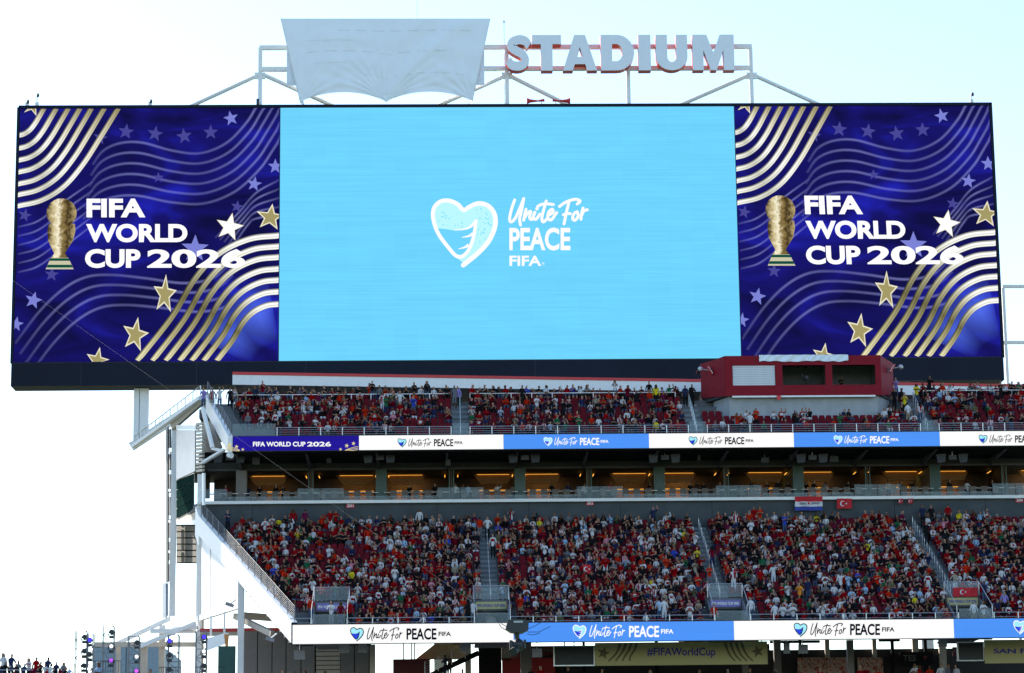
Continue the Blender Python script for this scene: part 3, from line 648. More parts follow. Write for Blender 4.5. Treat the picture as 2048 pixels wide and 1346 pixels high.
# ------------------------------------------------------------------ on top of the board
def lerp2(a, b, t): return a+(b-a)*t
TZ = SZ1+.28
fr = thing('sign_frame', 'white steel frame of beams and braces standing on the video board', 'frame', (8, 209, TZ))
FY = 209.0
for y0, y1 in ((92, 101), (135, 144)):
    a_, b_ = at(519, (y0+y1)/2, FY), at(1504, (y0+y1)/2-8, FY); zc = (a_[2]+b_[2])/2; MB().box(a_[0], b_[0], FY+.1, FY+.45, zc-.18, zc+.18).build('beam', WHITE, fr)
for p_ in (520, 1014, 1257, 1503):
    x = X(p_, 150, FY); MB().box(x-.16, x+.16, FY+.12, FY+.43, TZ-.02, Z(93, FY, p_)-.02).build('post', WHITE, fr)
for a_, b_ in (((517, 150), (380, 213)), ((528, 150), (668, 213)), ((1010, 152), (872, 213)), ((1020, 152), (1142, 213)), ((1499, 150), (1358, 211)), ((1507, 150), (1642, 211))):
    MB().tube(at(*a_, FY+.3), at(b_[0], b_[1], FY+1.6), .17, 10).build('brace', WHITE, fr)
for p_ in (520, 1014, 1503):
    c = at(p_, 150, FY+.3); MB().box(c[0]-.45, c[0]+.45, FY+.2, FY+.4, c[2]-.35, c[2]+.2).build('gusset', WHITE, fr)
# letters, one by one
sg_ = thing('stadium_sign', 'large white block letters with red sides spelling STADIUM above the screen', 'sign', at(1240, 146, FY))
LET = mat('letter_face_sky_tint', (.74, .78, .83), .45, var=.02)  # white faces with the blue cast of the shade mixed into the colour
def arc(cx, cy, rx, ry, a0, a1, n=14): return [(cx+rx*math.cos(math.radians(a0+(a1-a0)*k/n)), cy+ry*math.sin(math.radians(a0+(a1-a0)*k/n))) for k in range(n+1)]
def stroke(pts, w_):
    c = smooth(pts, 8); L, R2 = [], []
    for i in range(len(c)):
        d = c[min(i+1, len(c)-1)]-c[max(i-1, 0)]; d = d/np.linalg.norm(d); q = np.array((-d[1], d[0]))*w_/2; L.append(tuple(c[i]+q)); R2.append(tuple(c[i]-q))
    return L+R2[::-1]
GLY = {'S': [stroke([(.90, .70), (.76, .83), (.52, .87), (.26, .80), (.21, .67), (.42, .555), (.64, .46), (.76, .32), (.70, .19), (.48, .13), (.24, .16), (.10, .29)], .26)],
       'T': [[(0, 1), (1, 1), (1, .74), (.70, .74), (.70, 0), (.30, 0), (.30, .74), (0, .74)]],
       'A': [[(0, 0), (.34, 1), (.66, 1), (1, 0), (.71, 0), (.65, .18), (.35, .18), (.29, 0)], [(.42, .38), (.58, .38), (.50, .66)]],
       'D': [[(0, 0), (0, 1)]+arc(.48, .5, .52, .5, 90, -90), [(.34, .26), (.34, .74)]+arc(.46, .5, .19, .24, 90, -90)],
       'I': [[(0, 0), (0, 1), (1, 1), (1, 0)]],
       'U': [[(0, 1), (.36, 1), (.36, .42)]+arc(.5, .38, .14, .15, 180, 360, 8)+[(.64, 1), (1, 1), (1, .40)]+arc(.5, .38, .5, .38, 0, -180)],
       'M': [[(0, 0), (0, 1), (.34, 1), (.5, .5), (.66, 1), (1, 1), (1, 0), (.74, 0), (.74, .56), (.57, 0), (.43, 0), (.26, .56), (.26, 0)]]}
def loops_geo(loops, ext):
    cu = bpy.data.curves.new('letter', 'CURVE'); cu.dimensions = '2D'; cu.fill_mode = 'BOTH'; cu.extrude = ext
    for lp in loops:
        sp = cu.splines.new('POLY'); sp.points.add(len(lp)-1); sp.use_cyclic_u = True
        for q, p in zip(sp.points, lp): q.co = (p[0], p[1], 0, 1)
    ob = bpy.data.objects.new('letter', cu); COL.objects.link(ob); dg = bpy.context.evaluated_depsgraph_get(); me = ob.evaluated_get(dg).to_mesh()
    v = np.array([p.co[:] for p in me.vertices]); f = [tuple(p.vertices) for p in me.polygons]; bpy.data.objects.remove(ob); bpy.data.curves.remove(cu)
    v[:, :2] -= v[:, :2].min(0); v[:, :2] /= v[:, :2].max(0); return v, f
for ch, a_, b_ in (('S', 1011, 1062), ('T', 1064, 1121), ('A', 1125, 1192), ('D', 1201, 1266), ('I', 1276, 1299), ('U', 1311, 1372), ('M', 1384, 1465)):
    v, f = loops_geo(GLY[ch], .12); P0, P1 = at(a_, 146, FY), at(b_, 76, FY)
    zb, zt = Z(147, FY, 1240), Z(76, FY, 1240); b = MB(); e = np.abs(v[:, 2]).max()
    b.add([(P0[0]+(P1[0]-P0[0])*p[0], FY-.45-.45*p[2]/e, zb+(zt-zb)*p[1]) for p in v], f)
    o = b.build('letter', LET, sg_); o.data.materials.append(REDB)
    for pl in o.data.polygons: pl.material_index = 0 if abs(pl.normal.y) > .8 and pl.center.y < .3 else 1
# tarpaulin
NU, NV = 120, 70
b = MB(); idx = {}
def tarp_pt(s, t):
    top = (561+420*s, 37); xb = 600+345*s
    sc = abs(math.sin(s*2*math.pi)); yb = 206-21*sc**.7-2*s
    px_ = lerp2(top[0], xb, t); py_ = lerp2(top[1], yb, t)
    wr = 0
    for ax, fr_ in ((0.0, 23), (.5, 31), (1.0, 19)):
        dx = (s-ax)*2.2; dy = (1.02-t); rr = math.hypot(dx, dy)+.05; an = math.atan2(dx, dy)
        wr += .085*math.sin(an*fr_+3*ax)*math.exp(-rr*2.6)*min(1, rr*6)
    wr += .05*math.sin(s*47+math.sin(t*5)*2)*max(0, t-.55)*2+.10*math.sin((s*1.0+t*.42)*26)*math.exp(-((s-.8+.25*t)/.13)**2)
    wr += .03*math.sin(t*19)*math.sin(s*5)
    return at(px_, py_, FY-.9+wr+.5*(t-.5)**2)
vs_ = [tarp_pt(i/NU, j/NV) for j in range(NV+1) for i in range(NU+1)]
fs = [(j*(NU+1)+i, j*(NU+1)+i+1, (j+1)*(NU+1)+i+1, (j+1)*(NU+1)+i) for j in range(NV) for i in range(NU)]
n0 = len(vs_); edge = [j*(NU+1) for j in range(NV, -1, -1)]+[i for i in range(1, NU+1)]+[j*(NU+1)+NU for j in range(1, NV+1)]
vs_ += [(vs_[k][0]*1.0+(.35 if k % (NU+1) == 0 else (-.35 if k % (NU+1) == NU else 0)), FY+.05, vs_[k][2]-(.05 if k <= NU else 0)) for k in edge]
fs += [(edge[k], edge[k+1], n0+k+1, n0+k) for k in range(len(edge)-1)]
tp = thing('tarpaulin', 'white tarpaulin with scalloped bottom wrapped over a sign above the screen', 'tarpaulin', at(771, 203, FY))
cv = b.add(vs_, fs).build('cover', TARP, tp)
for pl in cv.data.polygons: pl.use_smooth = True
for j, (u0, u1, py_) in enumerate(((.24, .92, 63), (.09, .85, 109), (.1, .35, 85), (.36, .93, 158), (.12, .3, 135))):
    q = MB(); m = 24
    for k in range(m):
        if (k*7+j) % 3 == 0: continue
        t = (py_-37)/165; s0, s1 = lerp2(u0, u1, k/m), lerp2(u0, u1, (k+.9)/m); p0, p1 = tarp_pt(s0, t), tarp_pt(s1, t)
        q.box(p0[0], p1[0], p0[1]-.03, p0[1]-.015, p0[2]-.012, p0[2]+.012)
    q.build('seam', mat('seam_thread', (.55, .57, .6), .8), tp)['kind'] = 'stuff'
MB().box(X(574, 60, FY), X(968, 60, FY), FY+.06, FY+.09, Z(170, FY, 771), Z(40, FY, 771)).build('backing_board', STEEL, tp)
# small gear along the top edge
def horn(px_, sg):
    c = Vector(at(px_, 203, 208.6)); t = thing('horn_loudspeaker', 'red horn loudspeaker on the screen edge pointing %s' % ('left' if sg < 0 else 'right'), 'loudspeaker', tuple(c), 'red horns on the board')
    b = MB(); b.tube(c+Vector((sg*.25, 0, .05)), c+Vector((sg*.95, 0, .05)), .06, 10, .15); b.tube(c+Vector((sg*.95, 0, .05)), c+Vector((sg*1.25, 0, .05)), .15, 10, .27); b.build('horn', REDB, t)
    MB().tube(c+Vector((-sg*.25, 0, .12)), c+Vector((sg*.25, 0, .05)), .13, 10, .08).build('driver', REDB, t); MB().tube(Vector((c.x, c.y, TZ-.02)), c, .05).build('bracket', STEEL, t)
horn(1083, -1); horn(1111, 1)
def cctv(px_, ytop, ybase, nm):
    x, _, zt = at(px_, ytop, 208.4); zb = TZ-.02
    t = thing('security_camera', 'small pole mounted dome camera on the screen edge, '+nm, 'camera', (x, 208.4, zb), 'cameras on the board')
    MB().tube((x, 208.4, zb), (x, 208.4, zt-.1), .045, 8).build('pole', STEEL, t); MB().box(x-.12, x+.16, 208.3, 208.5, zb+.1, zb+.4).build('junction_box', WHITE, t)
    MB().tube((x, 208.4, zt-.1), (x+.1, 208.25, zt), .035, 6).build('arm', STEEL, t)
    b = MB(); b.tube((x+.1, 208.25, zt-.12), (x+.1, 208.25, zt+.08), .13, 10, .09); b.ball((x+.1, 208.25, zt-.14), .11); b.build('dome', BLACK, t)
cctv(54, 203, 211, 'nearest the left corner'); cctv(74, 190, 211, 'second from the left corner'); cctv(300, 202, 211, 'third from the left corner'); cctv(1942, 188, 207, 'near the right corner')
b = MB(); c = at(1008, 45, 209.8); b.tube((c[0], 209.8, TZ-.02), c, .035, 6); b.tube(c, (c[0], 209.8, c[2]+.25), .10, 6, .02); b.build('lightning_rod', STEEL, None, 'thin lightning rod between the tarpaulin and the letters', 'rod')
b = MB(); c = at(834, 0, 209.6); b.tube((c[0], 209.6, Z(40, 209.6, 834)), (c[0], 209.6, c[2]+2), .02, 6); b.build('antenna', STEEL, None, 'hair thin antenna rising above the tarpaulin', 'antenna')
b = MB(); c = at(515.5, 205, 208.5); b.box(c[0]-.11, c[0]+.11, 208.4, 208.7, TZ-.02, Z(198, 208.5, 515)); b.box(c[0]-.07, c[0]+.07, 208.36, 208.4, TZ+.1, TZ+.3); b.build('electrical_cabinet', BLACK, None, 'narrow black cabinet at the foot of the left frame post', 'cabinet')
# frame right of the board
rf = thing('access_frame', 'white steel access frame standing behind the right end of the screen', 'frame', at(2030, 770, 213))
for a_, b_ in (((2004, 573), (2100, 573)), ((2004, 685), (2100, 685))): MB().beam(at(*a_, 213), at(*b_, 213), .3, .25).build('beam', WHITE, rf)
q0 = at(2004, 573, 213); MB().box(q0[0]-.05, q0[0]+.2, 212.9, 213.2, 12, q0[2]-.13).build('post', WHITE, rf); q0 = at(2100, 573, 213); MB().box(q0[0]-.05, q0[0]+.2, 212.9, 213.2, 12, q0[2]-.13).build('post', WHITE, rf)

# ------------------------------------------------------------------ red booth
BF = 190.0
bo = thing('camera_booth', 'dark red camera booth with three wide windows in the top tier', 'booth', (27.6, 191, 32.6))
bx0, bx1 = X(1450, 750, BF), X(1762, 750, BF); bz0, bz1 = Z(791, BF, 1606), Z(711, BF, 1606); bl, br = X(1402, 765, 193.2), X(1787, 765, 193.2); BB = 193.2
wins = [(X(a, 750, BF), X(c, 750, BF)) for a, c in ((1465, 1551), (1565, 1651), (1664.5, 1751))]; wz0, wz1 = Z(770, BF, 1606), Z(730, BF, 1606)
MB().box(bx0, bx1, BF, BF+.2, wz1, bz1).build('top_panel', REDP, bo); MB().box(bx0, bx1, BF, BF+.2, bz0, wz0).build('sill_panel', REDP, bo)
xs = [bx0]+[v for w_ in wins for v in w_]+[bx1]
for k in range(0, 8, 2): MB().box(xs[k], xs[k+1], BF+.003, BF+.2, wz0, wz1).build('pillar', REDP, bo)
def quadslab(name, p, m, parent, th=(0, .15, 0)):
    b = MB(); t = Vector(th); b.add([Vector(v) for v in p]+[Vector(v)+t for v in p], [(0, 1, 2, 3), (7, 6, 5, 4), (0, 4, 5, 1), (1, 5, 6, 2), (2, 6, 7, 3), (3, 7, 4, 0)]); return b.build(name, m, parent)
zl = Z(740, BB, 1402)
quadslab('side_panel', [(bl, BB, Z(796, BB, 1402)), (bx0-.01, BF+.02, bz0), (bx0-.01, BF+.02, bz1), (bl, BB, bz1-.1)], REDP, bo); quadslab('side_panel', [(bx1+.01, BF+.02, bz0), (br, BB, Z(790, BB, 1787)), (br, BB, bz1-.1), (bx1+.01, BF+.02, bz1)], REDP, bo)
b = MB(); b.prism([(bl, BB), (bx0, BF+.21), (bx1, BF+.21), (br, BB), (br, 197), (bl, 197)], 'z', bz1-.14, bz1-.02); b.build('roof', REDP, bo)
b = MB(); b.prism([(bl+.2, BB), (bx0, BF+.21), (bx1, BF+.21), (br-.2, BB), (br-.2, 197), (bl+.2, 197)], 'z', bz0+.02, bz0+.15); b.build('floor', CONCD, bo)
INT = mat('booth_interior', (.16, .17, .18), .8); MB().box(bx0, bx1, 193.8, 193.95, bz0+.16, bz1-.16).build('inner_wall', INT, bo)
for x in (bx0+.02, (wins[0][1]+wins[1][0])/2, (wins[1][1]+wins[2][0])/2, bx1-.12): MB().box(x, x+.1, BF+.21, 193.79, bz0+.16, bz1-.16).build('partition', INT, bo)
for x in (bx0+2.3, bx0+4.4, bx0+6.1, bx0+8.2, bx0+10):
    MB().box(x, x+.02, BF-.006, BF-.001, bz0+.02, wz0-.05).build('panel_joint', mat('dark_red_joint', (.1, .004, .01), .6), bo)
    MB().box(x, x+.02, BF-.006, BF-.001, wz1+.05, bz1-.02).build('panel_joint', MATS['dark_red_joint'], bo)
n = 11
for k in range(n): h = (wz1-wz0)/n; MB().box(wins[0][0]+.03, wins[0][1]-.03, BF+.08, BF+.12, wz0+k*h+.008, wz0+(k+1)*h-.008).build('shutter_slat', mat('shutter_white', (.62, .64, .66), .5, var=.04), bo)
b = MB(); b.prism([(X(1427, 800, 192.6), 192.6), (bx0+.3, BF+.35), (bx1-.3, BF+.35), (X(1778, 800, 192.6), 192.6)], 'z', Z(836, BF, 1606), bz0+.01); b.build('base_wall', mat('booth_concrete', (.32, .34, .36), .85, var=.1, scale=1.2, bump=.1), bo)
MB().box(bx0+.5, bx1-.5, BF-.12, BF+.02, bz0-.14, bz0-.012).build('light_bar', WHITE, bo)
MB().box(X(1553, 790, BF), X(1561, 790, BF), BF-.2, BF-.13, bz0-.35, bz0-.02).build('small_flag', REDB, bo)
# draped cloth along the booth top
b = MB(); nn = 60; x0, x1 = X(1518, 718, BF), X(1696, 718, BF); vs_ = []
for i in range(nn+1):
    s = i/nn; x = lerp2(x0, x1, s)
    for j in range(6):
        t = j/5; z = bz1+.04-.50*t+(.03*math.sin(s*40)+.03*math.sin(s*13))*t; vs_.append((x, BF-.10-.06*math.sin(s*55+t*4+2*math.sin(s*9)), z))
b.add(vs_, [(i*6+j, (i+1)*6+j, (i+1)*6+j+1, i*6+j+1) for i in range(nn) for j in range(5)])
b.add([(x0, BF-.1, bz1+.05), (x1, BF-.1, bz1+.05), (x1, BF+.7, bz1+.05), (x0, BF+.7, bz1+.05)], [(0, 1, 2, 3)])
o = b.build('booth_cover', TARP, None, 'long rumpled white cloth tied over the top edge of the red booth', 'cloth')
def flood(c, sg, nm):
    t = thing('floodlight', 'tilted red floodlight on the %s corner of the booth' % nm, 'floodlight', c, 'booth floodlights'); c = Vector(c)
    b = MB(); b.beam(c+Vector((-.25*sg, 0, .3)), c+Vector((.1*sg, 0, -.3)), .5, .09); b.build('housing', REDB, t)
    b = MB(); b.beam(c+Vector((-.18*sg, -.06, .28)), c+Vector((.15*sg, -.06, -.28)), .36, .05); b.build('lens', WHITE, t)
    MB().tube(c, c+Vector((.5*sg, .5, 0)), .05, 6).build('bracket', STEEL, t); MB().ball(c+Vector((-.75*sg, .2, .15)), .2).build('sensor', STEEL, t); MB().tube(c, c+Vector((-.75*sg, .2, .15)), .04, 6).build('arm', STEEL, t)
flood(at(1421, 741, 191.6), 1, 'left'); flood(at(1783, 737, 191.6), -1, 'right')
cx = X(1612, 760, 191.5); t = thing('broadcast_camera', 'black broadcast camera on a tripod in the middle booth window', 'camera', (cx, 191.5, bz0+.16)); z0 = bz0+.16
for k in range(3): a_ = k*2.1+.4; MB().tube((cx+.35*math.cos(a_), 191.5+.35*math.sin(a_), z0), (cx, 191.5, z0+1.2), .03, 6).build('leg', BLACK, t)
MB().box(cx-.14, cx+.14, 191.3, 191.8, z0+1.25, z0+1.6).build('body', BLACK, t); MB().tube((cx, 191.3, z0+1.42), (cx, 190.95, z0+1.42), .1, 10, .13).build('lens', BLACK, t); MB().box(cx-.32, cx-.26, 191.4, 191.75, z0+1.35, z0+1.8).build('monitor', BLACK, t); MB().box(cx-.05, cx+.05, 191.45, 191.55, z0+1.12, z0+1.26).build('head', BLACK, t)
b = MB(); t = thing('studio_light_bar', 'bar of small dark lamps under the booth ceiling, middle window', 'lamp', (cx, 191.6, bz1-.5))
MB().tube((cx-.9, 191.6, bz1-.35), (cx+.9, 191.6, bz1-.35), .03, 6).build('bar', BLACK, t)
for k in (-.6, 0, .6): MB().tube((cx+k, 191.6, bz1-.4), (cx+k, 191.35, bz1-.6), .1, 8, .14).build('lamp_head', BLACK, t)

# ------------------------------------------------------------------ left end of the building
PA, PB = Vector((-17.95, 190.6, 0)), Vector((-21.05, 199.3, 0)); PE = (PB-PA).normalized(); PN = Vector((PE.y*-1, PE.x, 0))
if (Vector((0, 0, 0))-PA).dot(PN) < 0: PN = -PN
def on(px_, py_, A=PA, N=PN, off=0.0):
    d = Vector(Fv*FPX+Rv*(px_-1024)-Uv*(py_-673)); o = Vector((0, 0, CZ)); A2 = A+N*off; t = (A2-o).dot(N)/d.dot(N); return o+d*t
def panel(name, m, parent, corners, th=.12, off=0.0, A=PA, N=PN):
    """flat slab on a vertical plane given by the photo corners of its outer face"""
    p = [on(x, y, A, N, off) for x, y in corners]; n = len(p); k = -N*th*(1 if (Vector((0, 0, 0))-A).dot(N) > 0 else -1)
    b = MB(); b.add(p+[v+k for v in p], [tuple(range(n)), tuple(range(2*n-1, n-1, -1))]+[(i, (i+1) % n, n+(i+1) % n, n+i) for i in range(n)]); return b.build(name, m, parent)
def rect(x0, x1, ya, yb): return [(x0, ya), (x1, ya), (x1, yb), (x0, yb)]
tw = thing('end_tower', 'white steel framed end tower with metal and dark glass panels', 'building', (-19.5, 195, CF))
box_px(340.5, 352, 850, 1241, 198.6, .4).build('column', WHITE, tw); box_px(393, 402, 948, 1241, 190.7, .4).build('column', WHITE, tw)
panel('top_beam', WHITE, tw, [(352.3, 850), (391, 850), (391, 859), (352.3, 859)], .3, .08)
SHEET = mat('brushed_sheet_metal', (.30, .29, .30), .4, .5, var=.08, scale=.6)
panel('metal_panel', SHEET, tw, [(352.3, 860), (390, 860), (390, 942), (352.3, 960)], .1, .02)
for k in range(14): panel('louvre', BEIGE, tw, [(391.5, 846+k*7.2), (404, 846+k*7.2-2), (404, 851+k*7.2-2), (391.5, 851+k*7.2)], .2, .0)
for k in range(4):
    for j in range(4):
        xa, xb = 352.6+k*8.6, 360.6+k*8.6
        def yt(x, q): return lerp2(961-(x-352)*.42, 1037-(x-352)*.56, q)
        panel('window_pane', DGLASS, tw, [(xa, yt(xa, j/4)+.6), (xb, yt(xb, j/4)+.6), (xb, yt(xb, (j+1)/4)-.6), (xa, yt(xa, (j+1)/4)-.6)], .06, .0)
panel('window_frame', STEEL, tw, [(352.4, 960.6), (388, 945), (388, 1018), (352.4, 1037)], .05, -.09)
panel('floor_beam', WHITE, tw, rect(352.3, 392.7, 1039, 1048), .5, .02)
panel('soffit', BEIGE, tw, [(352.3, 1037.5), (388, 1018.5), (398, 1013), (398, 1038.5), (352.3, 1038.5)], .1, -.1)
for k in range(6): panel('soffit_plank', mat('soffit_beige_shaded', (.075, .065, .045), .7), tw, rect(353, 392.5, 1052+k*12.5, 1062+k*12.5), .3+(k % 2)*.15, -.9)  # beige planks darkened: the shade of an underside put into their colour
panel('soffit_backing', mat('soffit_shadow', (.03, .027, .02), .9, spec=0.0), tw, rect(353, 392.5, 1049, 1127), .1, -1.5)  # dark sheet added behind the planks, the shade in their gaps as colour
box_px(403, 420, 936, 997, 196, .1).build('end_wall', MATS['suite_dark_wall'], tw)
panel('bottom_beam', WHITE, tw, rect(334, 396, 1232, 1241), .4, .12)
panel('dark_post', mat('dark_post_metal', (.05, .055, .065), .5), tw, rect(331, 335, 853, 1165), .12, .1); panel('blue_post', mat('blue_grey_metal', (.16, .22, .3), .5), tw, rect(325, 331.5, 1166, 1236), .2, .1)
for y in (903, 978, 1040, 1101, 1163): panel('bracket', WHITE, tw, rect(335.2, 340.3, y, y+5), .1, .05)
for k in range(7): panel('dark_panel', mat('shaft_dark', (.07, .075, .08), .6), tw, rect(335.4, 340.3, 858+k*45, 896+k*45), .1, -.2)
panel('corner_glass', GLASS, tw, [(402.5, 950), (409, 948), (409, 1004), (402.5, 1010)], .05, .05)
panel('corner_post', WHITE, tw, rect(404, 407, 946, 1010), .15, .3)
# white wall and columns under the middle tier
LA, LB_ = Vector((xl(170), 170, 0)), Vector((xl(190), 190, 0)); LN = Vector((-(LB_-LA).y, (LB_-LA).x, 0)).normalized()
if (Vector((0, 0, 0))-LA).dot(LN) < 0: LN = -LN
WP = mat('white_wall_panel', (.74, .75, .76), .5, var=.03)
panel('wall_panel', WP, low, [(403, 1072), (420.5, 1093), (420.5, 1224), (403, 1229)], .1, -.15, LA, LN); panel('wall_panel', WP, low, [(422, 1095), (476, 1160), (476, 1208), (422, 1223.5)], .1, -.15, LA, LN)
panel('sill_beam', WHITE, low, [(399, 1230), (478, 1208.5), (478, 1216), (399, 1241)], .3, -.1, LA, LN)
MB().box(X(396, 1150, 190.5), X(404, 1150, 190.5), 190.3, 190.7, CF, Z(1050, 190.5, 400)).build('column', WHITE, low)
for p_, w_, Y_, yt_ in ((481, 13, 181, 1160), (323.5, 12, 197, 1250), (745, 11, 180, 1289), (1052, 22, 182, 1284), (1701, 13, 180, 1280), (1555, 14, 185, 1281), (1490, 12, 184, 1290)):
    MB().box(X(p_-w_/2, 1300, Y_), X(p_+w_/2, 1300, Y_), Y_, Y_+.45, CF, Z(yt_, Y_, p_)).build('column', WHITE if p_ < 500 else BEIGE if p_ < 1000 else TAUPE, low)  # beige columns at far left made white, reflected light put into the colour
# stairs going down behind the top tier
bs = thing('rear_stair', 'white outer stair descending to the left behind the top tier', 'stair', at(330, 860, 199))
s0, s1 = Vector(at(401, 793, 194.8)), Vector(at(267, 889, 202))
MB().beam(s0-Vector((0, 0, .15)), s1-Vector((0, 0, .15)), .4, .26).build('stringer', WHITE, bs); o_ = Vector((0, 0, .85))
MB().tube(s0+o_, s1+Vector((0, 0, .6)), .04, 6).build('rail', STEEL, bs)
for k in range(4): MB().tube(s0+o_*(.2+.2*k), s1+Vector((0, 0, .6))*(.2+.2*k), .015, 6).build('rail', STEEL, bs)
for k in range(19): p = s0.lerp(s1, k/18); MB().beam(p, p+Vector((0, 0, .85-.25*k/18)), .07 if k % 2 == 0 else .035, .07 if k % 2 == 0 else .035).build('baluster', STEEL, bs)
MB().beam(at(404, 800, 195.2), at(345, 852, 198.5), .3, .7).build('girder', BEIGE, bs)
for a_, b_ in (((405, 815), (425, 895)), ((425, 897), (448, 902))): MB().beam(at(*a_, 187.5), at(*b_, 186.6), .25, .2).build('brace', WHITE, upp)
MB().beam(at(406, 925, 187.5), at(449, 899, 186.4), .3, .18).build('soffit_beam', WHITE, upp)
panel('side_wall', BEIGE, upp, [(404, 800), (443, 895), (408, 925), (404, 925)], .1, -.6, Vector((xu(190), 190, 0)), Vector((-.958, -.287, 0)))

# ------------------------------------------------------------------ concourse below the strip
con = thing('concourse_building', 'shaded concourse rooms and walls below the lower LED strip', 'building', (15, 184, CF))
def cbox(name, m, x0, x1, y0, y1, Y, d=.25, parent=con, floor=True):
    b = MB().box(X(x0, (y0+y1)/2, Y), X(x1, (y0+y1)/2, Y), Y, Y+d, CF if floor else Z(y1, Y, (x0+x1)/2), Z(y0, Y, (x0+x1)/2)); return b.build(name, m, parent)
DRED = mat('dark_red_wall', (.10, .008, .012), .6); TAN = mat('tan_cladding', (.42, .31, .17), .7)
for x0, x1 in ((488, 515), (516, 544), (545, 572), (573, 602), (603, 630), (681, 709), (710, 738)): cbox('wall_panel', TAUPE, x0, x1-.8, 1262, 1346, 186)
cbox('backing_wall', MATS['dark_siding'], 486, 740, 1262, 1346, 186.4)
for k in range(9): cbox('shutter_slat', BEIGE, 632, 680, 1286+k*9, 1293.5+k*9, 186.1, .1, floor=False)
cbox('fascia_band', REDB, 400, 566, 1256, 1263, 188, .3, floor=False); cbox('fascia_panel', BEIGE, 400, 566, 1263.5, 1271, 188, .3, floor=False)
cbox('teal_panel', mat('dark_teal_wall', (.02, .10, .09), .6), 436, 471, 1292, 1346, 188)
cbox('low_wall', DRED, 786, 860, 1318, 1346, 186); cbox('siding', DARK, 957, 1003, 1284, 1346, 185.5); cbox('siding', BEIGE, 1003, 1022, 1284, 1320, 186, floor=False); cbox('low_wall', mat('bright_red_wall', (.4, .02, .02), .6), 1004, 1110, 1316, 1346, 186)  # last low wall is a brighter red than the first
b = MB(); b.add([at(830, 1319, 187), at(872, 1286, 187), at(930, 1286, 187), at(930, 1319, 187)]+[at(830, 1319, 189), at(872, 1286, 189), at(930, 1286, 189), at(930, 1319, 189)], [(0, 1, 2, 3), (7, 6, 5, 4), (0, 4, 5, 1), (1, 5, 6, 2), (2, 6, 7, 3), (3, 7, 4, 0)]); b.build('stair_soffit', TAN, con)
for k, p_ in enumerate((806, 822, 828)): cbox('mullion', DARK, p_, p_+2.5, 1284, 1320, 188, .1)
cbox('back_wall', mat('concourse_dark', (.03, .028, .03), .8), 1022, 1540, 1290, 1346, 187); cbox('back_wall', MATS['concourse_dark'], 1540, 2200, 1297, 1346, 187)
cbox('beam', DARK, 1540, 1640, 1281, 1286, 186, floor=False); cbox('beam', DARK, 1758, 1800, 1278, 1283, 186, floor=False)
for p_, w_ in ((1598, 5), (1650, 9), (1745, 8), (1782, 6), (1825, 12), (1848, 6), (1878, 14), (930, 12), (1128, 2), (1165, 5), (1310, 6)): cbox('pier', BEIGE if w_ > 7 else DARK, p_, p_+w_, 1278, 1300, 186.4, .3)
# stair with rails under the strip
t = thing('concourse_stair', 'dark steel stair with pale rails rising right under the lower strip', 'stair', at(905, 1346, 181))
p0, p1 = Vector(at(850, 1356, 181)), Vector(at(957, 1306, 181)); MB().beam(p0, p1, 1.4, .3).build('flight', DARK, t)
for k in range(6): o_ = Vector((0, -.7, .25+.16*k)); MB().tube(p0+o_, p1+o_, .018, 6).build('rail', STEEL, t)
for k in range(5): p = p0.lerp(p1, k/4)+Vector((0, -.7, 0)); MB().tube(p, p+Vector((0, 0, 1.1)), .025, 6).build('post', STEEL, t)
# mural
MUR = bpy.data.materials.new('mural_print'); MUR.use_nodes = True; tt = MUR.node_tree; bb = tt.nodes['Principled BSDF']; tc = tt.nodes.new('ShaderNodeTexCoord'); vn = tt.nodes.new('ShaderNodeTexNoise'); vn.inputs['Scale'].default_value = 1.6; vn.inputs['Detail'].default_value = 4; vn.inputs['Distortion'].default_value = 3
rp = tt.nodes.new('ShaderNodeValToRGB'); el = rp.color_ramp.elements; el[0].position = .3; el[0].color = (.02, .015, .015, 1); el[1].position = .75; el[1].color = (.35, .45, .5, 1)
for p_, c_ in ((.42, (.30, .03, .02, 1)), (.52, (.45, .36, .26, 1)), (.6, (.25, .05, .03, 1))): q = el.new(p_); q.color = c_
tt.links.new(tc.outputs['Object'], vn.inputs['Vector']); tt.links.new(vn.outputs[0], rp.inputs[0]); tt.links.new(rp.outputs[0], bb.inputs['Base Color'])
mu_ = thing('mural_board', 'busy red and cream picture wall behind the concourse column at right', 'mural', at(1680, 1346, 186))
for x0, x1 in ((1595, 1652), (1653, 1694), (1715, 1766)): cbox('mural_panel', MUR, x0, x1, 1315, 1346, 186.2, .1, mu_)
MUT = mat('dim_lettering', (.12, .11, .10), .7)
def plain_text(body, x0, x1, y0, y1, Y, m, parent, wt=.02):
    def fn(u, v): p = at(u, v, Y); return p[0], p[2]
    return text_on(body, (x0, x1, y0, y1), fn, Y, m, parent, wt)
t = thing('concession_sign', 'dim dark sign reading TES with a red star, right of the mural', 'sign', at(1825, 1330, 186)); cbox('board', DARK, 1800, 1866, 1304, 1331, 186.3, .1, t, False); plain_text('TES', 1806, 1832, 1310, 1322, 186.25, MUT, t)
def sfn(u, v): p = at(u, v, 186.24); return p[0], p[2]
Art(sfn, 186.24).star(1850.5, 1315, 6, 0).build('star', mat('dull_red', (.12, .02, .015), .7), t)
for p0_, s, y in ((1086, '101', 1293), (1905, '1', 1294)):
    t = thing('section_sign', ('dark red section sign reading 101 beside the blank monitor' if s == '101' else 'dark red section sign partly hidden by the white monitor'), 'sign', at(p0_+10, y+16, 184), 'concourse section signs'); cbox('plate', DRED, p0_, p0_+(21 if s == '101' else 9), y, y+17, 184, .08, t, False); plain_text(s, p0_+2, p0_+(18 if s == '101' else 5), y+4, y+11, 183.98, MUT, t)
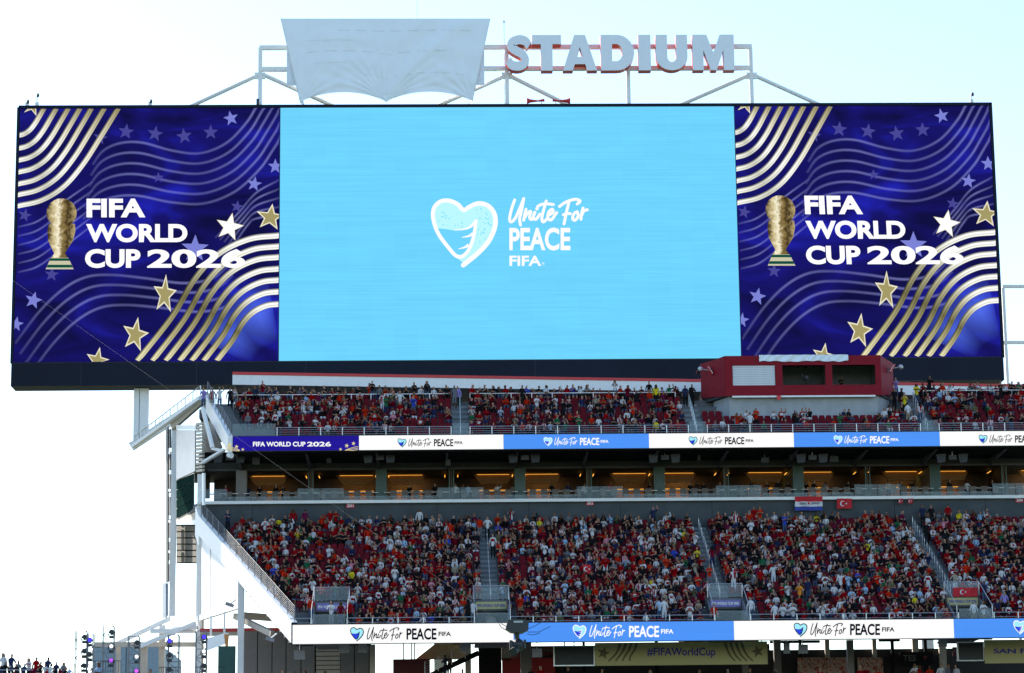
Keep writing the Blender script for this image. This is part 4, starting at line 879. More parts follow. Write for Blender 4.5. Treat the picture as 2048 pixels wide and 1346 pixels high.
def monitor(x0, x1, y0, y1, nm):
    Y = 176.0; t = thing('monitor', 'blank black monitor in a pale frame '+nm, 'monitor', at((x0+x1)/2, y1, Y), 'monitors under the lower strip')
    w_ = 2.2
    for k, r_ in enumerate(((x0, x1, y0, y0+w_), (x0, x1, y1-w_, y1), (x0, x0+w_, y0+w_, y1-w_), (x1-w_, x1, y0+w_, y1-w_))): cbox('frame', STEEL if nm[0] == 'l' else WHITE, *r_, Y-.06, .3, t, False)
    cbox('panel', BLACK, x0+w_, x1-w_, y0+w_, y1-w_, Y, .2, t, False)
    c = at((x0+x1)/2, y0, Y); MB().tube((c[0], Y+.15, c[2]), (c[0], Y+.15, c[2]+1.3), .05, 6).build('hanger', STEEL, t)
monitor(1107, 1189.5, 1291, 1332, 'left of the gold hashtag banner'); monitor(1915, 1968.5, 1283.5, 1322, 'at the right edge beside a gold banner')
GB = mat('gold_banner_vinyl', (.44, .38, .15), .5, var=.06, scale=.3); GBD = mat('brown_print', (.13, .095, .04), .6)
def banner(x0, x1, y0, y1, nm):
    Y = 175.8; t = thing('gold_banner', nm, 'banner', at((x0+x1)/2, y1, Y), 'gold banners'); c = cbox('sheet', GB, x0, x1, y0, y1, Y, .06, t, False)
    for x in (x0+12, x1-12): p = at(x, y0, Y); MB().tube((p[0], Y+.03, p[2]), (p[0], Y+.03, p[2]+1.0), .03, 6).build('hanger', STEEL, t)
    return t
t = banner(1190, 1535, 1284, 1330, 'wide gold banner with navy hashtag lettering and brown stars'); YB = 175.78; plain_text('#FIFAWorldCup', 1294, 1431, 1295, 1316, YB, NAVYP, t, .022)
def bfn(u, v): p = at(u, v, YB); return p[0], p[2]
for u, v, ro in ((1207, 1306, 14), (1515, 1303, -14)): Art(bfn, YB).star(u, v, 13.5, ro).build('star_print', GBD, t)
a = Art(bfn, YB, (1191, 1534, 1285, 1329))
for k in range(4):
    Art(bfn, YB, a.rc).band([(1241+k*11, 1285), (1236+k*11, 1300), (1228+k*12-k, 1312), (1217+k*14, 1322)], 5, 6, False, 3).build('stripe_print', GBD, t); Art(bfn, YB, a.rc).band([(1450+k*11, 1285), (1455+k*11, 1300), (1461+k*11.5, 1312), (1470+k*12, 1322)], 5, 6, False, 3).build('stripe_print', GBD, t)
t = banner(1969, 2140, 1279, 1326, 'gold banner with navy lettering cut off by the right edge'); plain_text('SAN F', 1987, 2051, 1297, 1307, YB, NAVYP, t, .03)
# hanging loudspeakers and lamps
SPK = mat('grey_speaker', (.22, .22, .24), .6)
def speaker(px_, py_, w_, h_, Y, top, nm, m=SPK, cat='loudspeaker', grp='hanging loudspeakers'):
    c = Vector(at(px_, py_, Y)); k = Y/FPX; W_, H_ = w_*k/2, h_*k/2
    t = thing('hanging_loudspeaker', nm, cat, tuple(c-Vector((0, 0, H_))), grp)
    b = MB(); b.add([(c.x-W_, c.y, c.z-H_), (c.x+W_, c.y, c.z-H_), (c.x+W_*1.0, c.y-.12, c.z+H_), (c.x-W_, c.y-.12, c.z+H_), (c.x-W_*.7, c.y+.45, c.z-H_*.8), (c.x+W_*.7, c.y+.45, c.z-H_*.8), (c.x+W_*.7, c.y+.4, c.z+H_), (c.x-W_*.7, c.y+.4, c.z+H_)],
        [(0, 1, 2, 3), (7, 6, 5, 4), (0, 4, 5, 1), (1, 5, 6, 2), (2, 6, 7, 3), (3, 7, 4, 0)]); b.build('cabinet', m, t)
    b = MB(); b.add([(c.x-W_*.85, c.y-.02, c.z-H_*.85), (c.x+W_*.85, c.y-.02, c.z-H_*.85), (c.x+W_*.85, c.y-.12, c.z+H_*.85), (c.x-W_*.85, c.y-.12, c.z+H_*.85)], [(0, 1, 2, 3)]); b.build('grille', mat('speaker_grille', (.22, .22, .24), .7) if Y < 180 else MATS['dark_speaker'], t)
    MB().tube((c.x, c.y+.15, c.z+H_), (c.x, c.y+.15, top), .03, 6).build('hanger', STEEL, t)
for i, (a_, b_, w_, h_) in enumerate(((599, 1310, 22, 18), (688, 1297, 20, 17), (725, 1297, 17, 16), (929, 1295, 20, 17), (1074, 1306, 20, 17), (1573, 1297, 13, 20), (1606, 1298, 20, 18), (1885, 1285, 18, 18))):
    speaker(a_, b_, w_, h_, 173.5, 15.0, 'grey loudspeaker hung under the lower strip, %s from the left' % ORD[i])
for i, (a_, b_, w_, h_) in enumerate(((512, 922, 15, 14), (658, 921, 9, 9), (896, 925, 10, 12), (1398, 915, 6, 10), (1582, 914, 6, 10), (1602, 914, 6, 10), (1530, 920, 16, 10), (1668, 918, 18, 12))):
    speaker(a_, b_, w_, h_, 189.3, 29.9, 'dim loudspeaker hung below the top tier soffit, %s from the left' % ORD[i], mat('dark_speaker', (.06, .06, .065), .7))
for i, px_ in enumerate((460, 760, 1050, 1330, 1625, 1905)):
    c = Vector(at(px_, 917, 188.2)); t = thing('speaker_cluster', 'black speaker cluster under the upper strip, %s from the left' % ORD[i], 'loudspeaker', tuple(c), 'speaker clusters')
    for sx in (-.9, .75): b = MB(); b.prism([(c.x+sx-.35, c.z+.3), (c.x+sx+.4, c.z+.35), (c.x+sx+.3, c.z-.3), (c.x+sx-.25, c.z-.35)], 'y', 188.0, 188.5); b.build('cabinet', BLACK, t)
    MB().box(c.x-.3, c.x+.3, 188.1, 188.4, c.z-.1, c.z+.25).build('bracket', MATS['dark_speaker'], t); MB().tube((c.x, 188.25, c.z), (c.x, 188.25, 29.9), .04, 6).build('hanger', STEEL, t)
t = thing('spotlight', 'white spotlight fixed under the left end of the upper strip', 'floodlight', at(455, 912, 186.4)); c = at(456, 910, 186.4); MB().tube(c, (c[0]+.3, c[1]-.3, c[2]-.1), .16, 10, .2).build('lamp_head', WHITE, t); MB().tube(c, (c[0], c[1]+.3, c[2]+.35), .05, 6).build('bracket', STEEL, t)
for i, (a_, b_) in enumerate(((460, 1208), (541, 1277))):
    c = Vector(at(a_, b_, 180 if i == 0 else 172)); t = thing('floodlight', ('pale floodlight bracketed on the column under the white beam', 'pale floodlight hanging below the foot of the white beam')[i], 'floodlight', tuple(c))
    MB().beam(c+Vector((-.3, 0, .05)), c+Vector((.25, 0, -.15)), .3, .22).build('housing', SPK, t); MB().tube(c, c+Vector((.4, .3, .35)), .05, 6).build('bracket', WHITE, t)

# ------------------------------------------------------------------ lower left corner
cn = thing('corner_canopy', 'pale beams and columns of the open corner canopy at lower left', 'canopy', at(300, 1340, 192))
for a_, b_, Y_, h_ in (((338, 1238), (226, 1291), 193, .3), ((392, 1246), (272, 1296), 190, .3), ((300, 1262), (392, 1262), 190, .3), ((190, 1289), (392, 1289), 192, .35), ((395, 1255), (345, 1258), 190, .25)): MB().beam(at(*a_, Y_), at(*b_, Y_+.5), .3, h_).build('beam', BEIGE if h_ > .3 else WHITE, cn)
for p_, yt_, w_ in ((323, 1262, 11), (287, 1293, 14), (402, 1240, 9), (236, 1291, 8)): MB().box(X(p_-w_/2, 1300, 192.6), X(p_+w_/2, 1300, 192.6), 192.6, 193, CF, Z(yt_, 192.6, p_)).build('column', BEIGE, cn)
for x, ya, yb in ((422, 1232, 1272), (449, 1223, 1270)): MB().box(X(x-2, ya, 184), X(x+2, ya, 184), 184, 184.15, Z(yb, 184, x), Z(ya, 184, x)).build('hanger', WHITE, cn)
MB().beam(at(484, 1231, 186), at(560, 1237, 186), .4, .5).build('beam', BEIGE, cn); MB().beam(at(470, 1232, 184), at(545, 1268, 178), .3, .4).build('beam', BEIGE, cn)
t = thing('cup_sign', 'white hanging sign with an orange cup shape at its right end', 'sign', at(435, 1302, 181))
quadslab('board', [at(412, 1302, 182), at(450, 1288, 180.6), at(450, 1266, 180.6), at(413, 1277, 182)], WHITE, t, (0, .12, 0)); quadslab('cup', [at(450.5, 1292, 180.5), at(456, 1292, 180.5), at(458, 1269, 180.5), at(448, 1269, 180.5)], mat('orange_cup', (.6, .25, .06), .5), t, (0, .15, 0)); quadslab('cup_foam', [at(448, 1268.6, 180.49), at(458, 1268.6, 180.49), at(457, 1265.5, 180.49), at(449, 1265.5, 180.49)], WHITE, t, (0, .16, 0))
fb = thing('distant_building', 'blue grey flat building seen far off between the corner columns', 'building', at(260, 1346, 330)); B2 = mat('blue_grey_facade', (.24, .31, .38), .7)
for x0, x1, y0 in ((186, 252, 1293), (253, 322, 1291), (322, 332, 1300)): b = MB().box(X(x0, 1320, 330), X(x1-.6, 1320, 330), 330, 350, 0, Z(y0, 330, 260)); b.build('facade', B2, fb)
MB().prism([(X(180, 1290, 329), Z(1294, 329, 200)), (X(190, 1284, 329), Z(1285, 329, 200)), (X(200, 1290, 329), Z(1294, 329, 200))], 'y', 330, 340).build('roof', mat('slate_roof', (.10, .11, .16), .7), fb)
lamps_c = {'b': emis('lamp_blue', (70, 60, 255), 1.6), 'w': emis('lamp_white', (240, 245, 255), 1.5), 'p': emis('lamp_purple', (190, 90, 255), 1.6)}
TRUSS = mat('truss_aluminium', (.20, .20, .21), .5, .3)
for i, (x0, x1, yt_, Y_, seq, side) in enumerate(((150, 173, 1262, 172, '---', 1), (174, 186, 1268, 171, 'b-w', 0), (205, 227, 1252, 172, '-wp', 1), (256, 278, 1273, 173, '-wp', 1), (336, 357, 1270, 173, 'b--', -1), (391, 412, 1262, 171, 'bw-', 1))):
    xa, xb = X(x0, 1300, Y_), X(x1, 1300, Y_); zt = Z(yt_, Y_, x0); t = thing('lighting_truss', 'metal stage truss hung with black moving lamps, %s from the left' % ORD[i], 'lighting truss', ((xa+xb)/2, Y_, CF), 'lighting trusses')
    for x in (xa, xb):
        for y in (Y_, Y_+.6): MB().tube((x, y, CF), (x, y, zt), .035, 6).build('chord', TRUSS, t)
    m = int((zt-CF)/.6)
    for k in range(m+1):
        z = zt-k*.6; MB().tube((xa, Y_, z), (xb, Y_, z), .028, 6).build('rung', TRUSS, t)
        if k < m: MB().tube((xa if k % 2 else xb, Y_, z), (xb if k % 2 else xa, Y_, z-.6), .024, 6).build('lacing', TRUSS, t)
    hx = (xa+xb)/2 if side == 0 else (xb-.12 if side > 0 else xa+.12)
    for k, ch in enumerate(seq):
        z = zt-.42-k*.95; b = MB(); b.tube((hx, Y_-.25, z), (hx, Y_-.05, z), .17, 10); b.beam((hx-.2, Y_-.12, z-.25), (hx-.2, Y_-.12, z+.05), .05, .1); b.beam((hx+.2, Y_-.12, z-.25), (hx+.2, Y_-.12, z+.05), .05, .1); b.box(hx-.16, hx+.16, Y_-.25, Y_, z-.42, z-.25); lp = b.build('moving_lamp', BLACK, t)
        MB().tube((hx, Y_-.262, z), (hx, Y_-.252, z), .135, 12).build('lens', lamps_c.get(ch, BLACK), lp)
def fence(x0, x1, yt_, Y_, nm):
    t = thing('barrier_fence', nm, 'fence', at((x0+x1)/2, 1346, Y_), 'barrier fences'); xa, xb = X(x0, 1340, Y_), X(x1, 1340, Y_); zt = Z(yt_, Y_, (x0+x1)/2); m = int((xb-xa)/.16)
    MB().tube((xa, Y_, zt), (xb, Y_, zt), .025, 6).build('rail', BLACK, t)
    for k in range(m+1): x = xa+(xb-xa)*k/m; MB().box(x-.012, x+.012, Y_-.012, Y_+.012, CF, zt).build('bar', BLACK, t)
fence(175, 242, 1322, 171.2, 'black bar fence beside the left lighting trusses'); fence(318, 452, 1334, 173.6, 'black bar fence below the white hanging sign'); fence(140, 174, 1330, 170.4, 'short black fence next to the far left spectators')
MB().box(X(-60, 1340, 169), X(152, 1340, 169), 166.5, 170, 0, 11.75).build('corner_stand', CONC, None, 'concrete block under the spectators in the lower left corner', 'stand')
ls = MB(); ls.tube(at(-60, 1340, 166.6), at(66, 1340, 166.6), .03, 6); ls.build('corner_rail', STEEL, None, 'thin metal rail before the lower left spectators', 'railing')

# ------------------------------------------------------------------ flags
def wavy(name, px0, px1, py0, py1, Y, m, parent):
    b = MB(); vs_ = []; n = 14
    for i in range(n+1):
        for j in range(5): p = at(lerp2(px0, px1, i/n), lerp2(py0, py1, j/4)+.5*math.sin(i*.9)*(j/4), Y); vs_.append((p[0], p[1]+.05*math.sin(i*1.1+j*.3), p[2]))
    b.add(vs_, [(i*5+j, (i+1)*5+j, (i+1)*5+j+1, i*5+j+1) for i in range(n) for j in range(4)]); o = b.build(name, m, parent); o.data.polygons.foreach_set('use_smooth', [True]*len(o.data.polygons)); return o
FY2 = WY-.45; CR = mat('flag_red', (.50, .012, .02), .8); CW = mat('flag_white', (.62, .62, .66), .8); CB_ = mat('flag_blue', (.03, .05, .30), .8); DK = mat('dark_print', (.02, .02, .03), .8)
t = thing('tricolour_flag', 'red white and blue flag with dark lettering hung from the suite ledge', 'flag', at(1618, 1022, FY2))
for k, (m_, ya, yb) in enumerate(((CR, 993, 1003), (CW, 1003.1, 1013), (CB_, 1013.1, 1021))): wavy('stripe', 1590, 1645, ya, yb, FY2, m_, t)
plain_text('IGO', 1600, 1612, 1004.5, 1009, FY2-.12, DK, t); plain_text('JUANJO', 1623, 1640, 1004, 1009, FY2-.12, DK, t)
def ffn(u, v): p = at(u, v, FY2-.12); return p[0], p[2]
Art(ffn, FY2-.12).disc((1617.5, 1006.5), 2.2).build('round_emblem', CR, t)
def crescent(px0, px1, py0, py1, Y, nm, grp='crescent flags'):
    t = thing('crescent_flag', nm, 'flag', at((px0+px1)/2, py1, Y), grp); wavy('cloth', px0, px1, py0, py1, Y, CR, t); h = py1-py0; cx, cy = px0+(px1-px0)*.38, (py0+py1)/2
    def fn(u, v): p = at(u, v, Y-.09); return p[0], p[2]
    pts = [(cx+.27*h*math.cos(math.radians(d)), cy+.27*h*math.sin(math.radians(d))) for d in range(40, 321, 20)]+[(cx+.07*h+.21*h*math.cos(math.radians(d)), cy+.21*h*math.sin(math.radians(d))) for d in range(310, 49, -20)]
    Art(fn, Y-.09).poly(pts).build('crescent', CW, t); Art(fn, Y-.09).star(cx+.36*h, cy, .13*h, -90).build('star', CW, t)
crescent(1674, 1704, 997, 1017, FY2, 'red crescent flag hung on the grey wall near the tricolour flag'); crescent(1797, 1806, 997, 1007, FY2, 'left of two tiny red crescent pennants on the wall'); crescent(1816, 1825.5, 997, 1007, FY2, 'right of two tiny red crescent pennants on the wall'); crescent(1906, 1955, 1175, 1193, 174.8, 'red crescent flag draped over the third stair portal'); crescent(1586, 1602, 1130, 1147, 182, 'small red crescent flag held up by seated fans')
crescent(1166, 1182, 1129, 1147, 178.5, 'red crescent flag raised right of the first stairway')

# ------------------------------------------------------------------ cable camera
KY = 85.0
t = thing('cable_camera', 'black cable suspended camera hanging in front of the lower strip', 'camera', at(1036, 1312, KY)); k = KY/FPX
c = Vector(at(1035, 1252, KY)); b = MB()
b.prism([(c.x-24*k, c.z-6*k), (c.x-20*k, c.z+10*k), (c.x-10*k, c.z+13*k), (c.x+14*k, c.z+12*k), (c.x+22*k, c.z+6*k), (c.x+21*k, c.z-9*k), (c.x+8*k, c.z-15*k), (c.x-14*k, c.z-13*k)], 'y', KY-.3, KY+.3); b.build('body', BLACK, t)
MB().box(c.x-8*k, c.x+10*k, KY-.32, KY-.302, c.z+5*k, c.z+9*k).build('tag', mat('grey_print', (.4, .4, .42), .6), t)
MB().tube((c.x-2*k, KY, c.z-13*k), (c.x, KY, c.z-34*k), 6*k, 10, 4*k).build('neck', BLACK, t)
b = MB(); c2 = Vector(at(1036, 1290, KY)); b.ball(c2, 13*k, 12, 8); b.box(c2.x-17*k, c2.x-11*k, KY-.12, KY+.12, c2.z-9*k, c2.z+9*k); b.box(c2.x+11*k, c2.x+16*k, KY-.12, KY+.12, c2.z-6*k, c2.z+10*k); b.build('gimbal', BLACK, t)
MB().tube((c2.x-4*k, KY-.1, c2.z-8*k), (c2.x-10*k, KY-.35, c2.z-15*k), 8*k, 10).build('lens', BLACK, t)
for pts in ([(1018, 1256), (1004, 1248), (994, 1236), (985, 1232)], [(1016, 1262), (1003, 1255), (996, 1244)], [(1055, 1258), (1070, 1252), (1083, 1244), (1096, 1240)], [(1056, 1264), (1078, 1264), (1090, 1258), (1101, 1253)], [(1054, 1268), (1066, 1270), (1080, 1266)]):
    MB().path([at(*p_, KY) for p_ in pts], .011, 6).build('cable_arm', BLACK, t)
CAB = mat('thin_cable', (.12, .12, .13), .6)
b = MB(); b.tube(at(985, 1232, KY), at(-40, 515, 150), .0018, 5); b.build('suspension_cable', CAB, None, 'hair thin cable running from the hanging camera to upper left', 'cable')
b = MB(); b.tube(at(1096, 1240, KY), at(2150, 960, 105), .0025, 5); b.build('suspension_cable', CAB, None, 'hair thin cable running from the hanging camera to the right', 'cable')
b = MB(); b.tube(at(197, 1221, 195), at(326, 1165, 196), .012, 5); b.build('guy_wire', CAB, None, 'thin guy wire slanting to the foot of the dark tower post', 'cable')

# ------------------------------------------------------------------ people
def skin_template(joints, bones, lev=1):
    """joints: name -> (x,y,z,rx,ry); grows one continuous body over the bones"""
    nm = list(joints); me = bpy.data.meshes.new('body'); me.from_pydata([joints[n][:3] for n in nm], [(nm.index(a), nm.index(b)) for a, b, _ in bones], [])
    ob = bpy.data.objects.new('body', me); COL.objects.link(ob); ob.modifiers.new('skin', 'SKIN'); sb = ob.modifiers.new('sub', 'SUBSURF'); sb.levels = lev; sb.render_levels = lev
    for n, sv in zip(nm, me.skin_vertices[0].data): sv.radius = [q*(1 if lev else .84) for q in joints[n][3:5]]; sv.use_root = n == 'pelvis'
    dg = bpy.context.evaluated_depsgraph_get(); em = ob.evaluated_get(dg).to_mesh()
    v = np.array([p.co[:] for p in em.vertices]); f = [tuple(p.vertices) for p in em.polygons]
    ob.evaluated_get(dg).to_mesh_clear(); bpy.data.objects.remove(ob); bpy.data.meshes.remove(me)
    reg = []; seg = [(np.array(joints[a][:3]), np.array(joints[b][:3]), (joints[a][3]+joints[b][3])/2, t) for a, b, t in bones]
    cen = np.array([v[list(q)].mean(0) for q in f])
    for c in cen:
        best = None
        for a, b, r_, t in seg:
            d = b-a; u = min(1, max(0, (c-a).dot(d)/(d.dot(d)+1e-9))); q = np.linalg.norm(c-a-d*u)-r_
            if best is None or q < best[0]: best = (q, t)
        reg.append(best[1])
    hd = joints['head']
    for i, c in enumerate(cen):
        if reg[i] == 'head' and (c[2] > hd[2]+.055 or (c[1] > hd[1]+.03 and c[2] > hd[2]-.06)): reg[i] = 'hair'
    return v, f, reg, cen, joints
def pose(stand, hands, lean=0.0, shift=0.0, lev=1):
    J = {}
    h = .44 if stand else 0.0
    def put(n, x, y, z, rx, ry=None): J[n] = (x*.92+shift*max(0, z-h-.5), y-lean*max(0, z-h-.5), z, rx, ry if ry else rx)
    put('pelvis', 0, .10, .53+h, .15, .12); put('waist', 0, .12, .70+h, .14, .11); put('chest', 0, .11, .89+h, .155, .115); put('upper', 0, .10, 1.02+h, .13, .09)
    put('neck', 0, .075, 1.11+h, .055); put('jaw', 0, .045, 1.17+h, .065, .075); put('head', 0, .045, 1.26+h, .082, .10); put('crown', 0, .055, 1.345+h, .062, .075)
    for s_, n in ((-1, 'l'), (1, 'r')):
        put('sho'+n, s_*.175, .10, 1.01+h, .062); hp = hands[0 if s_ < 0 else 1]
        put('elb'+n, *hp[0], .05); put('han'+n, *hp[1], .042); put('tip'+n, *hp[2], .032)
        if stand:
            put('hip'+n, s_*.095, .10, .90, .10); put('kne'+n, s_*.11, .08, .49, .075); put('ank'+n, s_*.115, .12, .10, .05); put('toe'+n, s_*.13, -.06, .05, .042)
        else:
            put('hip'+n, s_*.10, .06, .52, .10); put('kne'+n, s_*.15, -.34, .53, .075); put('ank'+n, s_*.14, -.32, .10, .05); put('toe'+n, s_*.15, -.47, .05, .042)
    B = [('pelvis', 'waist', 'torso'), ('waist', 'chest', 'torso'), ('chest', 'upper', 'torso'), ('upper', 'neck', 'neck'), ('neck', 'jaw', 'head'), ('jaw', 'head', 'head'), ('head', 'crown', 'head')]
    for n in 'lr': B += [('upper', 'sho'+n, 'torso'), ('sho'+n, 'elb'+n, 'sleeve'), ('elb'+n, 'han'+n, 'fore'), ('han'+n, 'tip'+n, 'hand'), ('pelvis', 'hip'+n, 'thigh'), ('hip'+n, 'kne'+n, 'thigh'), ('kne'+n, 'ank'+n, 'shin'), ('ank'+n, 'toe'+n, 'shoe')]
    return skin_template(J, B, lev)
def hnd(kind, h=0.0):
    def mir(e, w_, t): return [((-e[0], e[1], e[2]+h), (-w_[0], w_[1], w_[2]+h), (-t[0], t[1], t[2]+h)), ((e[0], e[1], e[2]+h), (w_[0], w_[1], w_[2]+h), (t[0], t[1], t[2]+h))]
    return {'lap': mir((.235, .03, .76), (.14, -.20, .66), (.07, -.25, .65)), 'clap': mir((.27, -.04, .80), (.07, -.26, .98), (.03, -.28, 1.06)), 'cross': mir((.28, -.02, .78), (.04, -.17, .86), (-.05, -.17, .88)),
            'face': [mir((.27, -.04, .80), (.07, -.26, .98), (.03, -.28, 1.06))[0], ((.25, -.12, .84+h), (.08, -.12, 1.14+h), (.05, -.11, 1.20+h))], 'down': mir((.27, .10, .74), (.27, .02, .49), (.26, -.01, .41)),
            'up': [mir((.27, .10, .74), (.27, .02, .49), (.26, -.01, .41))[0], ((.38, .02, 1.08+h), (.30, -.05, 1.32+h), (.28, -.07, 1.40+h))], 'hips': mir((.37, .12, .78), (.19, .0, .60), (.14, -.03, .60)), 'phone': mir((.25, -.08, .78), (.09, -.28, .86), (.04, -.31, .90))}[kind]
SIT = [pose(False, hnd(k), ln, sh) for k, ln, sh in (('lap', 0, 0), ('lap', .22, .06), ('clap', 0, -.05), ('cross', -.04, 0), ('phone', .12, .04), ('face', .08, -.08), ('lap', .1, -.1), ('up', 0, 0))]
SITFAR = [pose(False, hnd(k), ln, sh, 0) for k, ln, sh in (('lap', 0, 0), ('lap', .22, .06), ('clap', 0, -.05), ('cross', -.04, 0), ('phone', .12, .04), ('face', .08, -.08), ('lap', .1, -.1), ('up', 0, 0))]
STA = {k: pose(True, hnd(k, .44), ln) for k, ln in (('down', 0), ('clap', .02), ('cross', 0), ('hips', 0), ('up', 0), ('phone', .06))}
RGB = {'red': (.26, .004, .006), 'orange red': (.42, .020, .006), 'crimson': (.14, .003, .013), 'white': (.54, .54, .56), 'black': (.012, .012, .014), 'navy': (.018, .026, .07), 'grey': (.13, .14, .16), 'beige': (.28, .24, .18), 'green': (.015, .11, .05), 'yellow': (.60, .48, .02),
       'light blue': (.28, .42, .58), 'purple': (.26, .20, .50), 'blue': (.03, .06, .36), 'maroon': (.12, .01, .04), 'pink': (.55, .22, .28), 'olive': (.12, .12, .06), 'orange': (.7, .25, .03), 'denim': (.05, .075, .13), 'khaki': (.16, .13, .08), 'brown': (.10, .06, .04)}
SKINS = [(.34, .18, .12), (.27, .14, .09), (.19, .10, .06), (.11, .055, .035), (.38, .22, .16)]
HAIRS = [(.012, .010, .009), (.03, .018, .010), (.07, .04, .02), (.015, .012, .012), (.22, .19, .16)]
TOPS = [('red', 18, 'p'), ('orange red', 9, 'p'), ('crimson', 5, 'p'), ('white', 10, 'p'), ('white', 7, 'b'), ('black', 36, 'p'), ('navy', 8, 'p'), ('grey', 4, 'p'), ('beige', 1.5, 'p'), ('green', 3, 'p'), ('yellow', .7, 'p'), ('light blue', 2, 'p'), ('red', 6, 's'), ('blue', .7, 'p'), ('maroon', 2.5, 'p'), ('pink', .8, 'p'), ('olive', 1, 'p'), ('red', 3, 'w')]
def outfit(rn, top=None, style=None, legs=None):
    if top is None: top, _, style = rn.choices(TOPS, [t[1] for t in TOPS])[0]
    return dict(top=top, style=style or 'p', legs=legs or rn.choices(['denim', 'black', 'khaki', 'white', 'grey', 'navy'], [30, 44, 6, 6, 8, 6])[0], skin=rn.choice(SKINS), hair=rn.choice(HAIRS), shorts=rn.random() < .28, sleeves=rn.random() < .25,
                cap=rn.choices([None, 'white', 'red', 'black'], [74, 10, 7, 9])[0], long=rn.random() < .3, glasses=rn.random() < .2)
def paint(tpl, of):
    v, f, reg, cen, J = tpl; cols = np.zeros((len(f), 4), np.float32); cols[:, 3] = 1; z1 = J['upper'][2]; top = np.array(RGB[of['top']]); white = np.array(RGB['white'])
    for i, (g, c) in enumerate(zip(reg, cen)):
        if g in ('torso', 'sleeve'):
            q = top
            if of['style'] == 'b' and z1-.22 < c[2] < z1-.06 and g == 'torso': q = np.array(RGB['red'])
            elif of['style'] == 'w' and z1-.20 < c[2] < z1-.06 and g == 'torso': q = white
            elif of['style'] == 's' and (math.floor(c[0]/.065) % 2 == 0): q = white
            elif of['style'] == 'k' and (math.floor(c[0]/.065) % 2 == 0): q = white
        elif g == 'fore': q = top if of['sleeves'] else of['skin']
        elif g in ('hand', 'neck', 'head'): q = of['skin']
        elif g == 'hair': q = RGB[of['cap']] if of['cap'] else of['hair']
        elif g == 'thigh': q = RGB[of['legs']]
        elif g == 'shin': q = of['skin'] if of['shorts'] else RGB[of['legs']]
        else: q = (.5, .5, .5) if of['cap'] else (.03, .03, .03)
        cols[i, :3] = q
    V, Fc, Cc = v, list(f), cols; h = J['head']; ex = []
    if of['cap']:      # peak of the cap
        b = len(V); y, z = h[1]-.08, h[2]+.055
        V = np.vstack([V, [(-.07, y, z), (.07, y, z), (.055, y-.1, z-.015), (-.055, y-.1, z-.015), (-.07, y, z+.02), (.07, y, z+.02), (.055, y-.1, z), (-.055, y-.1, z)]]); nf = [(0, 1, 2, 3), (7, 6, 5, 4), (0, 3, 7, 4), (1, 5, 6, 2), (3, 2, 6, 7)]; Fc += [tuple(b+k for k in q) for q in nf]; ex += [RGB[of['cap']]]*5
    elif of['long']:   # hair falling behind the shoulders
        b = len(V); y, z = h[1], h[2]; pr = [(.095, .03, .05), (.115, .06, -.10), (.12, .09, -.22), (.08, .11, -.30)]
        V = np.vstack([V]+[[(-a, y+q-.03, z+c), (a, y+q-.03, z+c), (a*.8, y+q+.06, z+c), (-a*.8, y+q+.06, z+c)] for a, q, c in pr]); nf = [(4*k+i, 4*k+(i+1) % 4, 4*k+4+(i+1) % 4, 4*k+4+i) for k in range(3) for i in range(4)]+[(0, 1, 2, 3), (12, 15, 14, 13)]; Fc += [tuple(b+k for k in q) for q in nf]; ex += [of['hair']]*14
    if ex: e = np.ones((len(ex), 4), np.float32); e[:, :3] = ex; Cc = np.vstack([cols, e])
    return V, Fc, Cc
def tint_mesh(name, V, Fc, Cc):
    me = bpy.data.meshes.new(name); me.from_pydata([tuple(p) for p in V], [], Fc); at_ = me.attributes.new('tint', 'FLOAT_COLOR', 'FACE'); at_.data.foreach_set('color', np.asarray(Cc, np.float32).ravel())
    me.polygons.foreach_set('use_smooth', [True]*len(me.polygons)); me.materials.append(PERSON); return me
def cloth(of): return {'p': of['top']+' top', 'b': 'white jersey with red band', 's': 'red and white stripes', 'w': 'red jersey with white band', 'k': 'black and white stripes'}[of['style']]+(', '+of['cap']+' cap' if of['cap'] else '')
CROWD = dict(V=[], F=[], C=[], n=0, cnt=0); NIND = [0]; USED = {}
def add_person(tpl, of, loc, rot=0.0, sc=1.0, label=None, group=None):
    V, Fc, Cc = paint(tpl, of)
    if label:
        o = link('person', tint_mesh('person', V, Fc, Cc), None, loc); o.rotation_euler.z = rot; o.scale = (sc,)*3
        k = USED.get(label, 0); USED[label] = k+1
        tag(o, label, 'person', group); NIND[0] += 1; return o
    c, s_ = math.cos(rot)*sc, math.sin(rot)*sc; W_ = np.empty_like(V); W_[:, 0] = V[:, 0]*c-V[:, 1]*s_+loc[0]; W_[:, 1] = V[:, 0]*s_+V[:, 1]*c+loc[1]; W_[:, 2] = V[:, 2]*sc+loc[2]
    CROWD['V'].append(W_); CROWD['F'] += [tuple(CROWD['n']+k for k in q) for q in Fc]; CROWD['C'].append(Cc); CROWD['n'] += len(V); CROWD['cnt'] += 1
ONES = 'first second third fourth fifth sixth seventh eighth ninth tenth eleventh twelfth thirteenth fourteenth fifteenth sixteenth seventeenth eighteenth nineteenth'.split(); TENS = ['', '', 'twenti', 'thirti', 'forti', 'fifti']; TN = ['', '', 'twenty', 'thirty', 'forty', 'fifty']
def ordw(n): return ONES[n-1] if n < 20 else (TENS[n//10]+'eth' if n % 10 == 0 else TN[n//10]+'-'+ONES[n % 10-1])
rn = random.Random(11)
